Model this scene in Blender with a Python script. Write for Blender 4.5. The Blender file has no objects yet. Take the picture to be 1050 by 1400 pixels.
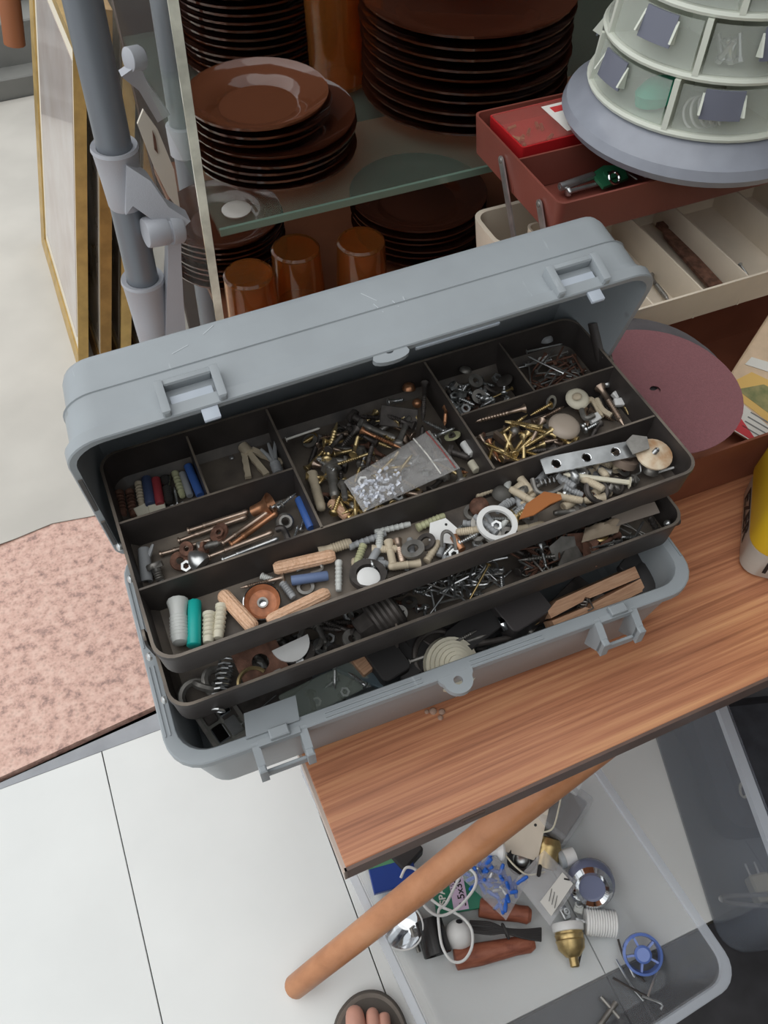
import bpy, bmesh, math, random
from mathutils import Vector, Matrix, Euler
from math import sin, cos, pi, radians
random.seed(7)
scene = bpy.context.scene
COL = scene.collection

# ------------------------------------------------------------------ camera
CAM_H, F_PX = 1.3681, 1160.0
PITCH, YAW = radians(53.0), radians(22.63)
FW = Vector((sin(YAW)*cos(PITCH), cos(YAW)*cos(PITCH), -sin(PITCH)))
RT = Vector((cos(YAW), -sin(YAW), 0))
UP = RT.cross(FW)
C0 = Vector((0, 0, CAM_H))
cam = bpy.data.cameras.new('camera')
cam.sensor_fit = 'VERTICAL'; cam.sensor_height = 36.0; cam.lens = F_PX/1400*36.0
cam.clip_start = 0.02
cam_o = bpy.data.objects.new('camera', cam); COL.objects.link(cam_o)
Mc = Matrix((RT, UP, -FW)).transposed().to_4x4(); Mc.translation = C0
cam_o.matrix_world = Mc
scene.camera = cam_o

# ------------------------------------------------------------------ light: overcast daylight from the open left side
world = bpy.data.worlds.new('sky'); scene.world = world; world.use_nodes = True
bg = world.node_tree.nodes['Background']
bg.inputs[0].default_value = (0.93, 0.97, 1.0, 1); bg.inputs[1].default_value = 0.90
sun = bpy.data.lights.new('sun', 'SUN'); sun.energy = 1.0; sun.angle = radians(75); sun.color = (1.0, 0.97, 0.93)
sun_o = bpy.data.objects.new('sun', sun); COL.objects.link(sun_o)
sun_o.rotation_euler = Vector((0.50, -0.06, -0.9)).to_track_quat('-Z', 'Y').to_euler()
scene.view_settings.view_transform = 'Standard'
scene.view_settings.look = 'None'
scene.view_settings.gamma = 1.0
scene.view_settings.use_curve_mapping = False
scene.view_settings.exposure = 0.2

# ------------------------------------------------------------------ helpers
def P(px, py, z):
    """point of the place that a line of sight meets at height z"""
    d = RT*(px-525) - UP*(py-700) + FW*F_PX
    return C0 + d*((z-CAM_H)/d.z)

def s2l(v):
    v /= 255.0
    return v/12.92 if v <= 0.04045 else ((v+0.055)/1.055)**2.4
def rgb(r, g, b): return (s2l(r), s2l(g), s2l(b), 1)

MATS = {}
def mat(name, col, rough=0.5, metal=0.0, var=0.0, vscale=40.0, bump=0.0, bscale=300.0, col2=None, trans=0.0, ior=1.45, coat=0.0, alpha=1.0, spec=0.5, sheen=0.0):
    if name in MATS: return MATS[name]
    m = bpy.data.materials.new(name); m.use_nodes = True
    nt = m.node_tree; b = nt.nodes['Principled BSDF']
    b.inputs['Base Color'].default_value = col
    b.inputs['Roughness'].default_value = rough
    b.inputs['Metallic'].default_value = metal
    b.inputs['Transmission Weight'].default_value = trans
    b.inputs['IOR'].default_value = ior
    b.inputs['Coat Weight'].default_value = coat
    b.inputs['Alpha'].default_value = alpha
    b.inputs['Specular IOR Level'].default_value = spec
    tc = nt.nodes.new('ShaderNodeTexCoord')
    if var or col2:
        n = nt.nodes.new('ShaderNodeTexNoise'); n.inputs['Scale'].default_value = vscale; n.inputs['Detail'].default_value = 6
        nt.links.new(tc.outputs['Object'], n.inputs['Vector'])
        r = nt.nodes.new('ShaderNodeValToRGB')
        a = [max(0, c*(1-var)) for c in col[:3]]; z = [min(1, c*(1+var)) for c in col[:3]]
        if col2: a = list(col[:3]); z = list(col2[:3])
        r.color_ramp.elements[0].position = 0.35; r.color_ramp.elements[0].color = (*a, 1)
        r.color_ramp.elements[1].position = 0.68; r.color_ramp.elements[1].color = (*z, 1)
        nt.links.new(n.outputs['Fac'], r.inputs['Fac']); nt.links.new(r.outputs['Color'], b.inputs['Base Color'])
    if bump:
        n = nt.nodes.new('ShaderNodeTexNoise'); n.inputs['Scale'].default_value = bscale; n.inputs['Detail'].default_value = 4
        nt.links.new(tc.outputs['Object'], n.inputs['Vector'])
        bp = nt.nodes.new('ShaderNodeBump'); bp.inputs['Strength'].default_value = bump; bp.inputs['Distance'].default_value = 0.002
        nt.links.new(n.outputs['Fac'], bp.inputs['Height']); nt.links.new(bp.outputs['Normal'], b.inputs['Normal'])
    MATS[name] = m
    return m

def rrect(x0, x1, y0, y1, r, z, n=5):
    r = max(0.0001, min(r, (x1-x0)/2-1e-5, (y1-y0)/2-1e-5)); out = []
    for cx, cy, a0 in ((x1-r, y1-r, 0), (x0+r, y1-r, pi/2), (x0+r, y0+r, pi), (x1-r, y0+r, 1.5*pi)):
        for i in range(n+1):
            a = a0 + i/n*pi/2
            out.append((cx+r*cos(a), cy+r*sin(a), z))
    return out
def circ(r, z, n=16, cx=0, cy=0, ph=0): return [(cx+r*cos(2*pi*i/n+ph), cy+r*sin(2*pi*i/n+ph), z) for i in range(n)]

class MB:
    def __init__(s): s.v = []; s.f = []
    def loops(s, ls, c0=True, c1=True, closed=True):
        base = len(s.v); n = len(ls[0])
        for l in ls: s.v += [tuple(p) for p in l]
        m = n if closed else n-1
        for k in range(len(ls)-1):
            a = base+k*n; b = a+n
            for i in range(m):
                j = (i+1) % n
                s.f.append((a+i, a+j, b+j, b+i))
        if c0: s.f.append(tuple(base+i for i in reversed(range(n))))
        if c1: s.f.append(tuple(base+(len(ls)-1)*n+i for i in range(n)))
        return s
    def ring(s, ls):                       # loops joined end to end (torus like)
        base = len(s.v); n = len(ls[0]); K = len(ls)
        for l in ls: s.v += [tuple(p) for p in l]
        for k in range(K):
            a = base+k*n; b = base+((k+1) % K)*n
            for i in range(n):
                j = (i+1) % n
                s.f.append((a+i, a+j, b+j, b+i))
        return s
    def box(s, x0, x1, y0, y1, z0, z1, r=0, bev=0):
        if bev:
            return s.loops([rrect(x0+bev, x1-bev, y0+bev, y1-bev, max(r-bev, 1e-4), z0, 3), rrect(x0, x1, y0, y1, r+1e-4, z0+bev, 3),
                            rrect(x0, x1, y0, y1, r+1e-4, z1-bev, 3), rrect(x0+bev, x1-bev, y0+bev, y1-bev, max(r-bev, 1e-4), z1, 3)])
        if r: return s.loops([rrect(x0, x1, y0, y1, r, z0, 4), rrect(x0, x1, y0, y1, r, z1, 4)])
        return s.loops([[(x0, y0, z0), (x1, y0, z0), (x1, y1, z0), (x0, y1, z0)], [(x0, y0, z1), (x1, y0, z1), (x1, y1, z1), (x0, y1, z1)]])
    def lathe(s, prof, n=16, c0=True, c1=True, cx=0, cy=0):
        return s.loops([circ(max(r, 1e-5), z, n, cx, cy) for r, z in prof], c0, c1)
    def torus(s, R, r, z=0, n=24, m=8, sx=1):
        return s.ring([[((R+r*cos(2*pi*j/m))*cos(2*pi*i/n)*sx, (R+r*cos(2*pi*j/m))*sin(2*pi*i/n), z+r*sin(2*pi*j/m)) for j in range(m)] for i in range(n)])
    def annulus(s, R, r, z0, z1, n=24):
        return s.ring([circ(r, z0, n), circ(R, z0, n), circ(R, z1, n), circ(r, z1, n)])
    def prism(s, poly, z0, z1):
        return s.loops([[(x, y, z0) for x, y in poly], [(x, y, z1) for x, y in poly]])
    def tube(s, pts, r, n=6, closed=False):
        pts = [Vector(p) for p in pts]; K = len(pts)
        rs = r if isinstance(r, (list, tuple)) else [r]*K
        nrm = None; ls = []
        for k in range(K):
            if closed: t = pts[(k+1) % K]-pts[k-1]
            else: t = pts[min(k+1, K-1)]-pts[max(k-1, 0)]
            t.normalize()
            if nrm is None:
                nrm = t.orthogonal().normalized()
            nrm = (nrm - t*nrm.dot(t))
            nrm = nrm.normalized() if nrm.length > 1e-6 else t.orthogonal().normalized()
            bi = t.cross(nrm)
            ls.append([tuple(pts[k]+(nrm*cos(2*pi*i/n)+bi*sin(2*pi*i/n))*rs[k]) for i in range(n)])
        return s.ring(ls) if closed else s.loops(ls)
    def xf(s, M, start=0):
        for i in range(start, len(s.v)): s.v[i] = tuple(M @ Vector(s.v[i]))
        return s
    def fn(s, g, start=0):
        for i in range(start, len(s.v)): s.v[i] = tuple(g(*s.v[i]))
        return s
    def mesh(s, name, ang=38):
        me = bpy.data.meshes.new(name); me.from_pydata(s.v, [], s.f)
        bm = bmesh.new(); bm.from_mesh(me); bmesh.ops.recalc_face_normals(bm, faces=bm.faces); bm.to_mesh(me); bm.free()
        me.polygons.foreach_set('use_smooth', [True]*len(me.polygons)); me.set_sharp_from_angle(angle=radians(ang))
        me.materials.append(None)
        return me

def link(name, data, m=None, parent=None, M=None):
    o = bpy.data.objects.new(name, data); COL.objects.link(o)
    if m is not None and data is not None:
        o.material_slots[0].link = 'OBJECT'; o.material_slots[0].material = m
    if parent is not None: o.parent = parent
    if M is not None: o.matrix_local = M
    return o
def tag(o, label, cat, group=None, kind=None):
    if label: o['label'] = label
    if cat: o['category'] = cat
    if group: o['group'] = group
    if kind: o['kind'] = kind
    return o
def part(name, mb, m, parent, label=None, M=None, ang=38):
    o = link(name, mb.mesh(name, ang) if isinstance(mb, MB) else mb, m, parent, M)
    if label: o['label'] = label
    return o
def thing(name, label, cat, loc=(0, 0, 0), rz=0.0, group=None):
    o = link(name, None, M=Matrix.Translation(loc) @ Matrix.Rotation(rz, 4, 'Z'))
    o.empty_display_size = 0.02
    return tag(o, label, cat, group)
def solo(name, mb, m, label, cat, group=None, M=None, ang=38):
    return tag(link(name, mb.mesh(name, ang) if isinstance(mb, MB) else mb, m, None, M), label, cat, group)
def struct(name, mb, m, M=None):
    o = link(name, mb.mesh(name), m, None, M); o['kind'] = 'structure'; return o
def axisM(a, b, roll=0.0):                # local z runs from a to b
    d = Vector(b)-Vector(a); q = d.to_track_quat('Z', 'Y')
    return Matrix.Translation(a) @ q.to_matrix().to_4x4() @ Matrix.Rotation(roll, 4, 'Z')
def flatM(p, rz=0.0, tx=0.0, ty=0.0, s=1.0):
    return Matrix.Translation(p) @ Matrix.Rotation(rz, 4, 'Z') @ Matrix.Rotation(tx, 4, 'X') @ Matrix.Rotation(ty, 4, 'Y') @ Matrix.Scale(s, 4)

# text as real raised print
def text(body, size, m, parent=None, M=None, depth=0.0002, name='lettering', bold=0.0):
    cu = bpy.data.curves.new(name, 'FONT'); cu.body = body; cu.size = size; cu.extrude = depth; cu.align_x = 'CENTER'; cu.align_y = 'CENTER'; cu.offset = bold
    o = bpy.data.objects.new(name+'_tmp', cu); COL.objects.link(o)
    dg = bpy.context.evaluated_depsgraph_get(); me = bpy.data.meshes.new_from_object(o.evaluated_get(dg))
    bpy.data.objects.remove(o)
    me.name = name
    me.materials.clear(); me.materials.append(None)
    return link(name, me, m, parent, M)

# ------------------------------------------------------------------ materials
def wood_mat(name, dark, mid, light, sx=6.0, sy=120.0, rough=0.45, bump=0.05):
    m = bpy.data.materials.new(name); m.use_nodes = True; nt = m.node_tree; b = nt.nodes['Principled BSDF']
    b.inputs['Roughness'].default_value = rough
    tc = nt.nodes.new('ShaderNodeTexCoord'); mp = nt.nodes.new('ShaderNodeMapping')
    mp.inputs['Scale'].default_value = (sx, sy, sy*0.4)
    nt.links.new(tc.outputs['Object'], mp.inputs['Vector'])
    n = nt.nodes.new('ShaderNodeTexNoise'); n.inputs['Scale'].default_value = 1.0; n.inputs['Detail'].default_value = 7; n.inputs['Roughness'].default_value = 0.62; n.inputs['Distortion'].default_value = 0.35
    nt.links.new(mp.outputs['Vector'], n.inputs['Vector'])
    r = nt.nodes.new('ShaderNodeValToRGB'); e = r.color_ramp.elements
    e[0].position = 0.32; e[0].color = dark; e[1].position = 0.72; e[1].color = light
    k = r.color_ramp.elements.new(0.5); k.color = mid
    nt.links.new(n.outputs['Fac'], r.inputs['Fac']); nt.links.new(r.outputs['Color'], b.inputs['Base Color'])
    bp = nt.nodes.new('ShaderNodeBump'); bp.inputs['Strength'].default_value = bump; bp.inputs['Distance'].default_value = 0.001
    nt.links.new(n.outputs['Fac'], bp.inputs['Height']); nt.links.new(bp.outputs['Normal'], b.inputs['Normal'])
    MATS[name] = m
    return m
M_table = wood_mat('laminate_wood', rgb(146, 92, 66), rgb(188, 126, 92), rgb(216, 160, 116), 3.5, 170, 0.38, 0.08)
M_leg = wood_mat('leg_wood', rgb(164, 108, 70), rgb(188, 130, 90), rgb(202, 148, 108), 9, 25, 0.4, 0.03)
M_dowel = wood_mat('dowel_wood', rgb(196, 150, 116), rgb(220, 178, 146), rgb(232, 196, 166), 120, 900, 0.7, 0.1)
M_peg = wood_mat('peg_wood', rgb(172, 128, 98), rgb(200, 156, 124), rgb(214, 174, 142), 40, 600, 0.7, 0.1)
M_redwood = wood_mat('handle_wood', rgb(120, 66, 48), rgb(150, 88, 66), rgb(170, 108, 84), 30, 200, 0.6, 0.08)
M_edge = mat('edge_band', rgb(104, 84, 76), 0.4, var=0.12, vscale=30)
M_grey = mat('grey_plastic', rgb(150, 156, 160), 0.42, var=0.05, vscale=18, bump=0.05, bscale=120)
M_black = mat('black_plastic', rgb(62, 57, 55), 0.5, var=0.2, vscale=30, bump=0.05, bscale=150)
def scuff(m, col):
    nt = m.node_tree; b = nt.nodes['Principled BSDF']; old = b.inputs['Base Color'].links[0].from_socket
    tc = nt.nodes.new('ShaderNodeTexCoord'); mp = nt.nodes.new('ShaderNodeMapping'); mp.inputs['Rotation'].default_value = (0.3, 0.2, 0.5); mp.inputs['Scale'].default_value = (160, 18, 60)
    nt.links.new(tc.outputs['Object'], mp.inputs['Vector'])
    n = nt.nodes.new('ShaderNodeTexNoise'); n.inputs['Scale'].default_value = 1.0; n.inputs['Detail'].default_value = 3; nt.links.new(mp.outputs['Vector'], n.inputs['Vector'])
    mr = nt.nodes.new('ShaderNodeMapRange'); mr.inputs[1].default_value = 0.70; mr.inputs[2].default_value = 0.80; mr.inputs[4].default_value = 0.5; nt.links.new(n.outputs['Fac'], mr.inputs[0])
    mx = nt.nodes.new('ShaderNodeMix'); mx.data_type = 'RGBA'; nt.links.new(mr.outputs[0], mx.inputs[0]); nt.links.new(old, mx.inputs[6]); mx.inputs[7].default_value = col
    n2 = nt.nodes.new('ShaderNodeTexNoise'); n2.inputs['Scale'].default_value = 26; n2.inputs['Detail'].default_value = 2; nt.links.new(tc.outputs['Object'], n2.inputs['Vector'])
    m2 = nt.nodes.new('ShaderNodeMapRange'); m2.inputs[1].default_value = 0.735; m2.inputs[2].default_value = 0.77; m2.inputs[4].default_value = 0.45; nt.links.new(n2.outputs['Fac'], m2.inputs[0])
    mx2 = nt.nodes.new('ShaderNodeMix'); mx2.data_type = 'RGBA'; nt.links.new(m2.outputs[0], mx2.inputs[0]); nt.links.new(mx.outputs[2], mx2.inputs[6]); mx2.inputs[7].default_value = rgb(96, 94, 84)
    nt.links.new(mx2.outputs[2], b.inputs['Base Color'])
scuff(M_grey, rgb(196, 202, 206))
def dusty(m, dust, amt):
    nt = m.node_tree; b = nt.nodes['Principled BSDF']; old = b.inputs['Base Color'].links[0].from_socket
    ge = nt.nodes.new('ShaderNodeNewGeometry'); sp = nt.nodes.new('ShaderNodeSeparateXYZ'); nt.links.new(ge.outputs['True Normal'], sp.inputs[0])
    n = nt.nodes.new('ShaderNodeTexNoise'); n.inputs['Scale'].default_value = 22; n.inputs['Detail'].default_value = 7
    tc = nt.nodes.new('ShaderNodeTexCoord'); nt.links.new(tc.outputs['Object'], n.inputs['Vector'])
    mu = nt.nodes.new('ShaderNodeMath'); mu.operation = 'MULTIPLY'; nt.links.new(sp.outputs[2], mu.inputs[0]); nt.links.new(n.outputs['Fac'], mu.inputs[1])
    mr = nt.nodes.new('ShaderNodeMapRange'); mr.inputs[1].default_value = 0.25; mr.inputs[2].default_value = 0.7; mr.inputs[4].default_value = amt; nt.links.new(mu.outputs[0], mr.inputs[0])
    mx = nt.nodes.new('ShaderNodeMix'); mx.data_type = 'RGBA'; nt.links.new(mr.outputs[0], mx.inputs[0]); nt.links.new(old, mx.inputs[6]); mx.inputs[7].default_value = dust
    nt.links.new(mx.outputs[2], b.inputs['Base Color'])
dusty(M_black, rgb(150, 138, 124), 0.75)
M_steel = mat('zinc_steel', rgb(196, 198, 198), 0.32, 0.9, var=0.2, vscale=60)
M_dull = mat('dull_steel', rgb(142, 139, 134), 0.45, 0.7, var=0.25, vscale=80)
M_dark = mat('dark_iron', rgb(84, 79, 76), 0.5, 0.5, var=0.3, vscale=80)
M_brass = mat('brass', rgb(190, 166, 116), 0.36, 0.9, var=0.2, vscale=80)
M_gold = mat('yellow_zinc', rgb(204, 182, 134), 0.34, 0.85, var=0.2, vscale=80)
M_bronze = mat('bronze_steel', rgb(178, 158, 142), 0.33, 0.85, var=0.22, vscale=90)
M_copper = mat('copper', rgb(188, 136, 102), 0.38, 0.8, var=0.2, vscale=80)
M_rust = mat('rusty_iron', rgb(112, 80, 66), 0.75, 0.25, var=0.4, vscale=120, bump=0.3)
M_chrome = mat('chrome', rgb(226, 228, 230), 0.08, 1.0)
M_alu = mat('cast_aluminium', rgb(166, 168, 174), 0.55, 0.25, bump=0.15, bscale=700)
M_pole = mat('grey_painted_tube', rgb(110, 115, 121), 0.35, 0.2)
M_white = mat('white_plastic', rgb(226, 226, 224), 0.4, var=0.04)
M_ivory = mat('ivory_plastic', rgb(212, 206, 186), 0.45, var=0.08)
M_beige = mat('beige_plastic', rgb(196, 182, 158), 0.55, var=0.12, vscale=60)
M_clearplug = mat('milky_plastic', rgb(200, 202, 198), 0.35, var=0.06)
M_teal = mat('teal_plastic', rgb(26, 168, 160), 0.4)
M_greyplug = mat('grey_plug', rgb(152, 154, 156), 0.5, var=0.1)
M_blueplug = mat('blue_plug', rgb(104, 122, 158), 0.45)
M_blue = mat('blue_plastic', rgb(66, 104, 176), 0.4)
M_navy = mat('navy_plastic', rgb(62, 74, 104), 0.45)
M_red = mat('red_plastic', rgb(150, 56, 62), 0.45)
M_greenivory = mat('greenish_plastic', rgb(176, 176, 140), 0.45)
M_rubber = mat('black_rubber', rgb(52, 50, 50), 0.6)
M_card = mat('white_card', rgb(224, 222, 216), 0.7)
M_ink = mat('black_ink', rgb(34, 32, 32), 0.6)
M_glass = mat('clear_glass', (0.93, 0.97, 0.95, 1), 0.02, trans=1.0, ior=1.45)

# ================================================================== SETTING
M_tile = mat('white_tile', rgb(226, 228, 226), 0.28, var=0.035, vscale=5, bump=0.02, bscale=60)
M_grout = mat('grout', rgb(120, 112, 100), 0.9, var=0.2)
fl = struct('floor', MB().box(-2.2, 2.3, -2.5, 4.2, -0.05, -0.012), M_grout)
tile_me = MB().box(0.0008, 0.2992, 0.0008, 0.6072, -0.012, 0.0, bev=0.0006).mesh('tile')
for k in range(-6, 7):
    for j, y in enumerate((-0.545, 0.0645, -1.1535, -1.763)):
        if j == 0 and k >= 1: continue
        o = link('tile', tile_me, M_tile, fl, Matrix.Translation((-0.2292+0.3*k, y, 0)))
M_blackfloor = mat('black_floor', rgb(40, 39, 42), 0.4, var=0.3, vscale=25)
for k in range(1, 7):
    link('tile', tile_me, M_blackfloor, fl, Matrix.Translation((-0.2292+0.3*k, -0.545, 0)))
# grey threshold strip, wedge shaped against the granite
M_strip = mat('grey_threshold', rgb(160, 163, 168), 0.55, var=0.14, vscale=14, bump=0.05)
struct('trim_1', MB().prism([(-2.0, 0.673), (1.9, 0.673), (1.9, 0.86), (-2.0, 0.56)], -0.012, -0.002), M_strip)
def granite():
    m = mat('pink_granite', rgb(206, 170, 156), 0.32); nt = m.node_tree; b = nt.nodes['Principled BSDF']
    tc = nt.nodes.new('ShaderNodeTexCoord')
    n1 = nt.nodes.new('ShaderNodeTexNoise'); n1.inputs['Scale'].default_value = 55; n1.inputs['Detail'].default_value = 8; n1.inputs['Roughness'].default_value = 0.7
    v = nt.nodes.new('ShaderNodeTexVoronoi'); v.inputs['Scale'].default_value = 130
    for n in (n1, v): nt.links.new(tc.outputs['Object'], n.inputs['Vector'])
    r1 = nt.nodes.new('ShaderNodeValToRGB'); e = r1.color_ramp.elements
    e[0].position = 0.34; e[0].color = rgb(150, 122, 114); e[1].position = 0.62; e[1].color = rgb(222, 190, 176)
    k = e.new(0.47); k.color = rgb(206, 168, 154)
    r2 = nt.nodes.new('ShaderNodeValToRGB'); e = r2.color_ramp.elements
    e[0].position = 0.0; e[0].color = (0.78, 0.74, 0.72, 1); e[1].position = 0.5; e[1].color = (1.05, 1.03, 1.02, 1)
    mx = nt.nodes.new('ShaderNodeMix'); mx.data_type = 'RGBA'; mx.blend_type = 'MULTIPLY'; mx.inputs[0].default_value = 1.0
    nt.links.new(n1.outputs['Fac'], r1.inputs['Fac']); nt.links.new(v.outputs['Distance'], r2.inputs['Fac'])
    nt.links.new(r1.outputs['Color'], mx.inputs[6]); nt.links.new(r2.outputs['Color'], mx.inputs[7]); nt.links.new(mx.outputs[2], b.inputs['Base Color'])
    return m
gs = solo('granite_slab', MB().prism([(-1.6, 0.572), (1.2, 0.845), (1.2, 1.6), (-1.6, 1.6)], -0.012, 0.004), granite(), 'speckled pink granite slab set in the floor left of the toolbox', 'slab')
# pale rumpled sheet lying over the back of the granite
sh = MB(); nx, ny = 36, 40
g = [[None]*(ny+1) for _ in range(nx+1)]
for i in range(nx+1):
    for j in range(ny+1):
        x = -1.5+2.7*i/nx; y = 1.165+1.74*j/ny
        y += (0.012*sin(x*23)+0.006*sin(x*61+1)) * max(0, 1-j/4)
        z = 0.0085+0.002*sin(x*9+j*0.5)*sin(y*7+x*3)+(0.005*max(0, sin(x*14+1.4)) if j == 0 else 0)
        g[i][j] = (x, y, z)
for dz in (0, -0.0015):
    b0 = len(sh.v)
    for i in range(nx+1):
        for j in range(ny+1): sh.v.append((g[i][j][0], g[i][j][1], g[i][j][2]+dz))
    for i in range(nx):
        for j in range(ny): a = b0+i*(ny+1)+j; sh.f.append((a, a+1, a+ny+2, a+ny+1))
M_sheet = mat('pale_sheet', rgb(196, 192, 184), 0.7, var=0.06, vscale=6, bump=0.12, bscale=55)
solo('floor_sheet', sh, M_sheet, 'pale grey rumpled sheet laid over the pink granite floor', 'sheet')
# grey kerb steps at the far end
M_kerb = mat('grey_kerb', rgb(128, 128, 124), 0.7, var=0.1, vscale=8)
for k, (y, z0, z1, yy) in enumerate(((2.91, 0, 0.075, 3.2), (2.99, 0.075, 0.20, 3.6), (3.13, 0.20, 0.29, 4.0))):
    struct('trim_%d' % (k+2), MB().box(-2.2, 0.9, y, 4.1, z0-0.01, z1-0.004, bev=0.004), M_kerb)
M_ground = mat('far_floor', rgb(206, 206, 202), 0.6, var=0.06)
struct('trim_5', MB().box(-2.2, 0.9, 3.3, 4.15, 0.28, 0.31), M_ground)
M_wall = mat('dark_brown_wall', rgb(52, 34, 28), 0.6, var=0.15, vscale=4)
M_plaster = mat('plaster', rgb(120, 112, 102), 0.9, var=0.04)
struct('added_wall_right', MB().box(2.15, 2.25, -2.4, 1.6, -0.02, 2.75), M_plaster)  # unseen wall, added to keep daylight off the right side
struct('added_wall_back', MB().box(0.95, 2.25, 1.52, 1.62, -0.02, 2.75), M_plaster)  # out of view, added to darken the back right
struct('added_wall_front', MB().box(-2.2, 2.25, -2.4, -2.3, -0.02, 2.75), M_plaster)  # unseen wall behind the camera, added to cut low light from the front
struct('added_ceiling', MB().box(1.3, 2.25, -2.4, 1.62, 2.75, 2.85), M_plaster)  # unseen slab, added to block part of the sky at the right

# ================================================================== TABLE
TZ = 0.5639
tb = thing('coffee_table', 'low wood-grain laminate table carrying the grey toolbox', 'table', (0.045, 0.2, 0), 0.016)
part('tabletop', MB().box(0.002, 1.3, 0.002, 0.62, TZ-0.026, TZ, bev=0.0008), M_table, tb)
part('edge_band', MB().box(0.0, 1.302, -0.0012, 0.002, TZ-0.0265, TZ-0.0006), M_edge, tb, 'dark brown front edge band')
part('edge_band', MB().box(-0.0012, 0.002, -0.0012, 0.622, TZ-0.0265, TZ-0.0006), mat('edge_pale', rgb(190, 172, 160), 0.5), tb, 'pale left edge band')
part('edge_chip', MB().box(0.118, 0.142, -0.0022, -0.0012, TZ-0.012, TZ-0.004), mat('edge_chip', rgb(96, 76, 66), 0.6), tb)
part('apron', MB().box(0.28, 1.02, 0.2, 0.22, TZ-0.075, TZ-0.026), M_edge, tb)
def table_leg(foot, top):
    f_, t_ = Vector(foot), Vector(top)
    n = 10; pts = [f_.lerp(t_, k/n) for k in range(n+1)]
    rs = [0.0175+0.0052*sin(min(1, k/n*1.25)*pi/2) for k in range(n+1)]
    rs[0] = 0.0155
    return MB().tube(pts, rs, 18)
tM = tb.matrix_world.inverted() if False else (Matrix.Translation((0.045, 0.2, 0)) @ Matrix.Rotation(0.016, 4, 'Z')).inverted()
FOOT = P(401, 1351, 0.0165); FOOT.z = 0.0165
_q = P(722, 1096, 0.38); TOPL = FOOT+(_q-FOOT)*((TZ-0.028-FOOT.z)/(0.38-FOOT.z))
def legpart(foot, top):
    d = (Vector(top)-Vector(foot)); L_ = d.length
    mb = MB(); n = 10
    mb.lathe([(0.0145, 0), (0.0165, 0.004)]+[(0.0165+0.0032*sin(min(1, k/n*1.3)*pi/2), 0.004+(L_-0.004)*k/n) for k in range(1, n+1)], 20)
    # rotate so that grain runs along local x
    Mx = Matrix.Rotation(pi/2, 4, 'Y')
    mb.xf(Mx)
    M = tM @ axisM(foot, top) @ Matrix.Rotation(-pi/2, 4, 'Y')
    return mb, M
mb, M = legpart(FOOT, TOPL); part('leg', mb, M_leg, tb, 'worn orange-brown round splayed leg', M)
for f_, t_ in (((1.38, 0.23, 0.0165), (1.10, 0.33, TZ-0.03)), ((0.0, 0.80, 0.0165), (0.30, 0.74, TZ-0.03)), ((1.38, 0.80, 0.0165), (1.10, 0.74, TZ-0.03))):
    mb, M = legpart(f_, t_); part('leg', mb, M_leg, tb, None, M)

# ================================================================== GREY TOOLBOX
BX, BY, PHI = -0.0664, 0.2947, -0.0233
ZR = 0.6789; BH = ZR-TZ; BL, BD = 0.5157, 0.2382
cph, sph = cos(PHI), sin(PHI)
def B(u, v, w=0): return Vector((BX+cph*u-sph*v, BY+sph*u+cph*v, ZR+w))
tbx = thing('toolbox', 'open grey plastic toolbox with black cantilever trays full of hardware', 'toolbox', (BX, BY, TZ), PHI)
def shell(specs, r0, x0, x1, y0, y1, n=6, c0=True, c1=True):
    """specs: (inset, z, corner radius factor)"""
    return MB().loops([rrect(x0+i, x1-i, y0+i, y1-i, max(0.002, r0-i*k), z, n) for i, z, k in specs], c0, c1)
body = shell([(0.030, 0.004, 0.5), (0.024, 0.009, 0.5), (0.0145, BH-0.006, 0.6), (0.0115, BH-0.0004, 0.6), (0.0105, BH, 0.6), (0.001, BH, 0.5), (0, BH-0.001, 0), (0, BH-0.008, 0), (0.0052, BH-0.009, 0.5), (0.0085, BH-0.03, 0.5),
              (0.021, 0.010, 0.5), (0.024, 0.003, 0.5), (0.030, 0.0, 0.5)], 0.034, 0, BL, 0, BD)
part('base', body, M_grey, tbx)
# raised rim beads and slots on the base rim
def bead(*a): part('rim_bead', MB().box(*a, BH, BH+0.0012), M_grey, tbx)
for u0, u1 in ((0.135, 0.225), (0.272, 0.345)):
    bead(u0, u1, 0.0022, 0.0034); bead(u0, u1, 0.0062, 0.0074)
for v0, v1 in ((0.035, 0.105), (0.125, 0.205)):
    bead(0.0022, 0.0034, v0, v1); bead(0.0062, 0.0074, v0, v1); bead(BL-0.0034, BL-0.0022, v0, v1)
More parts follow.
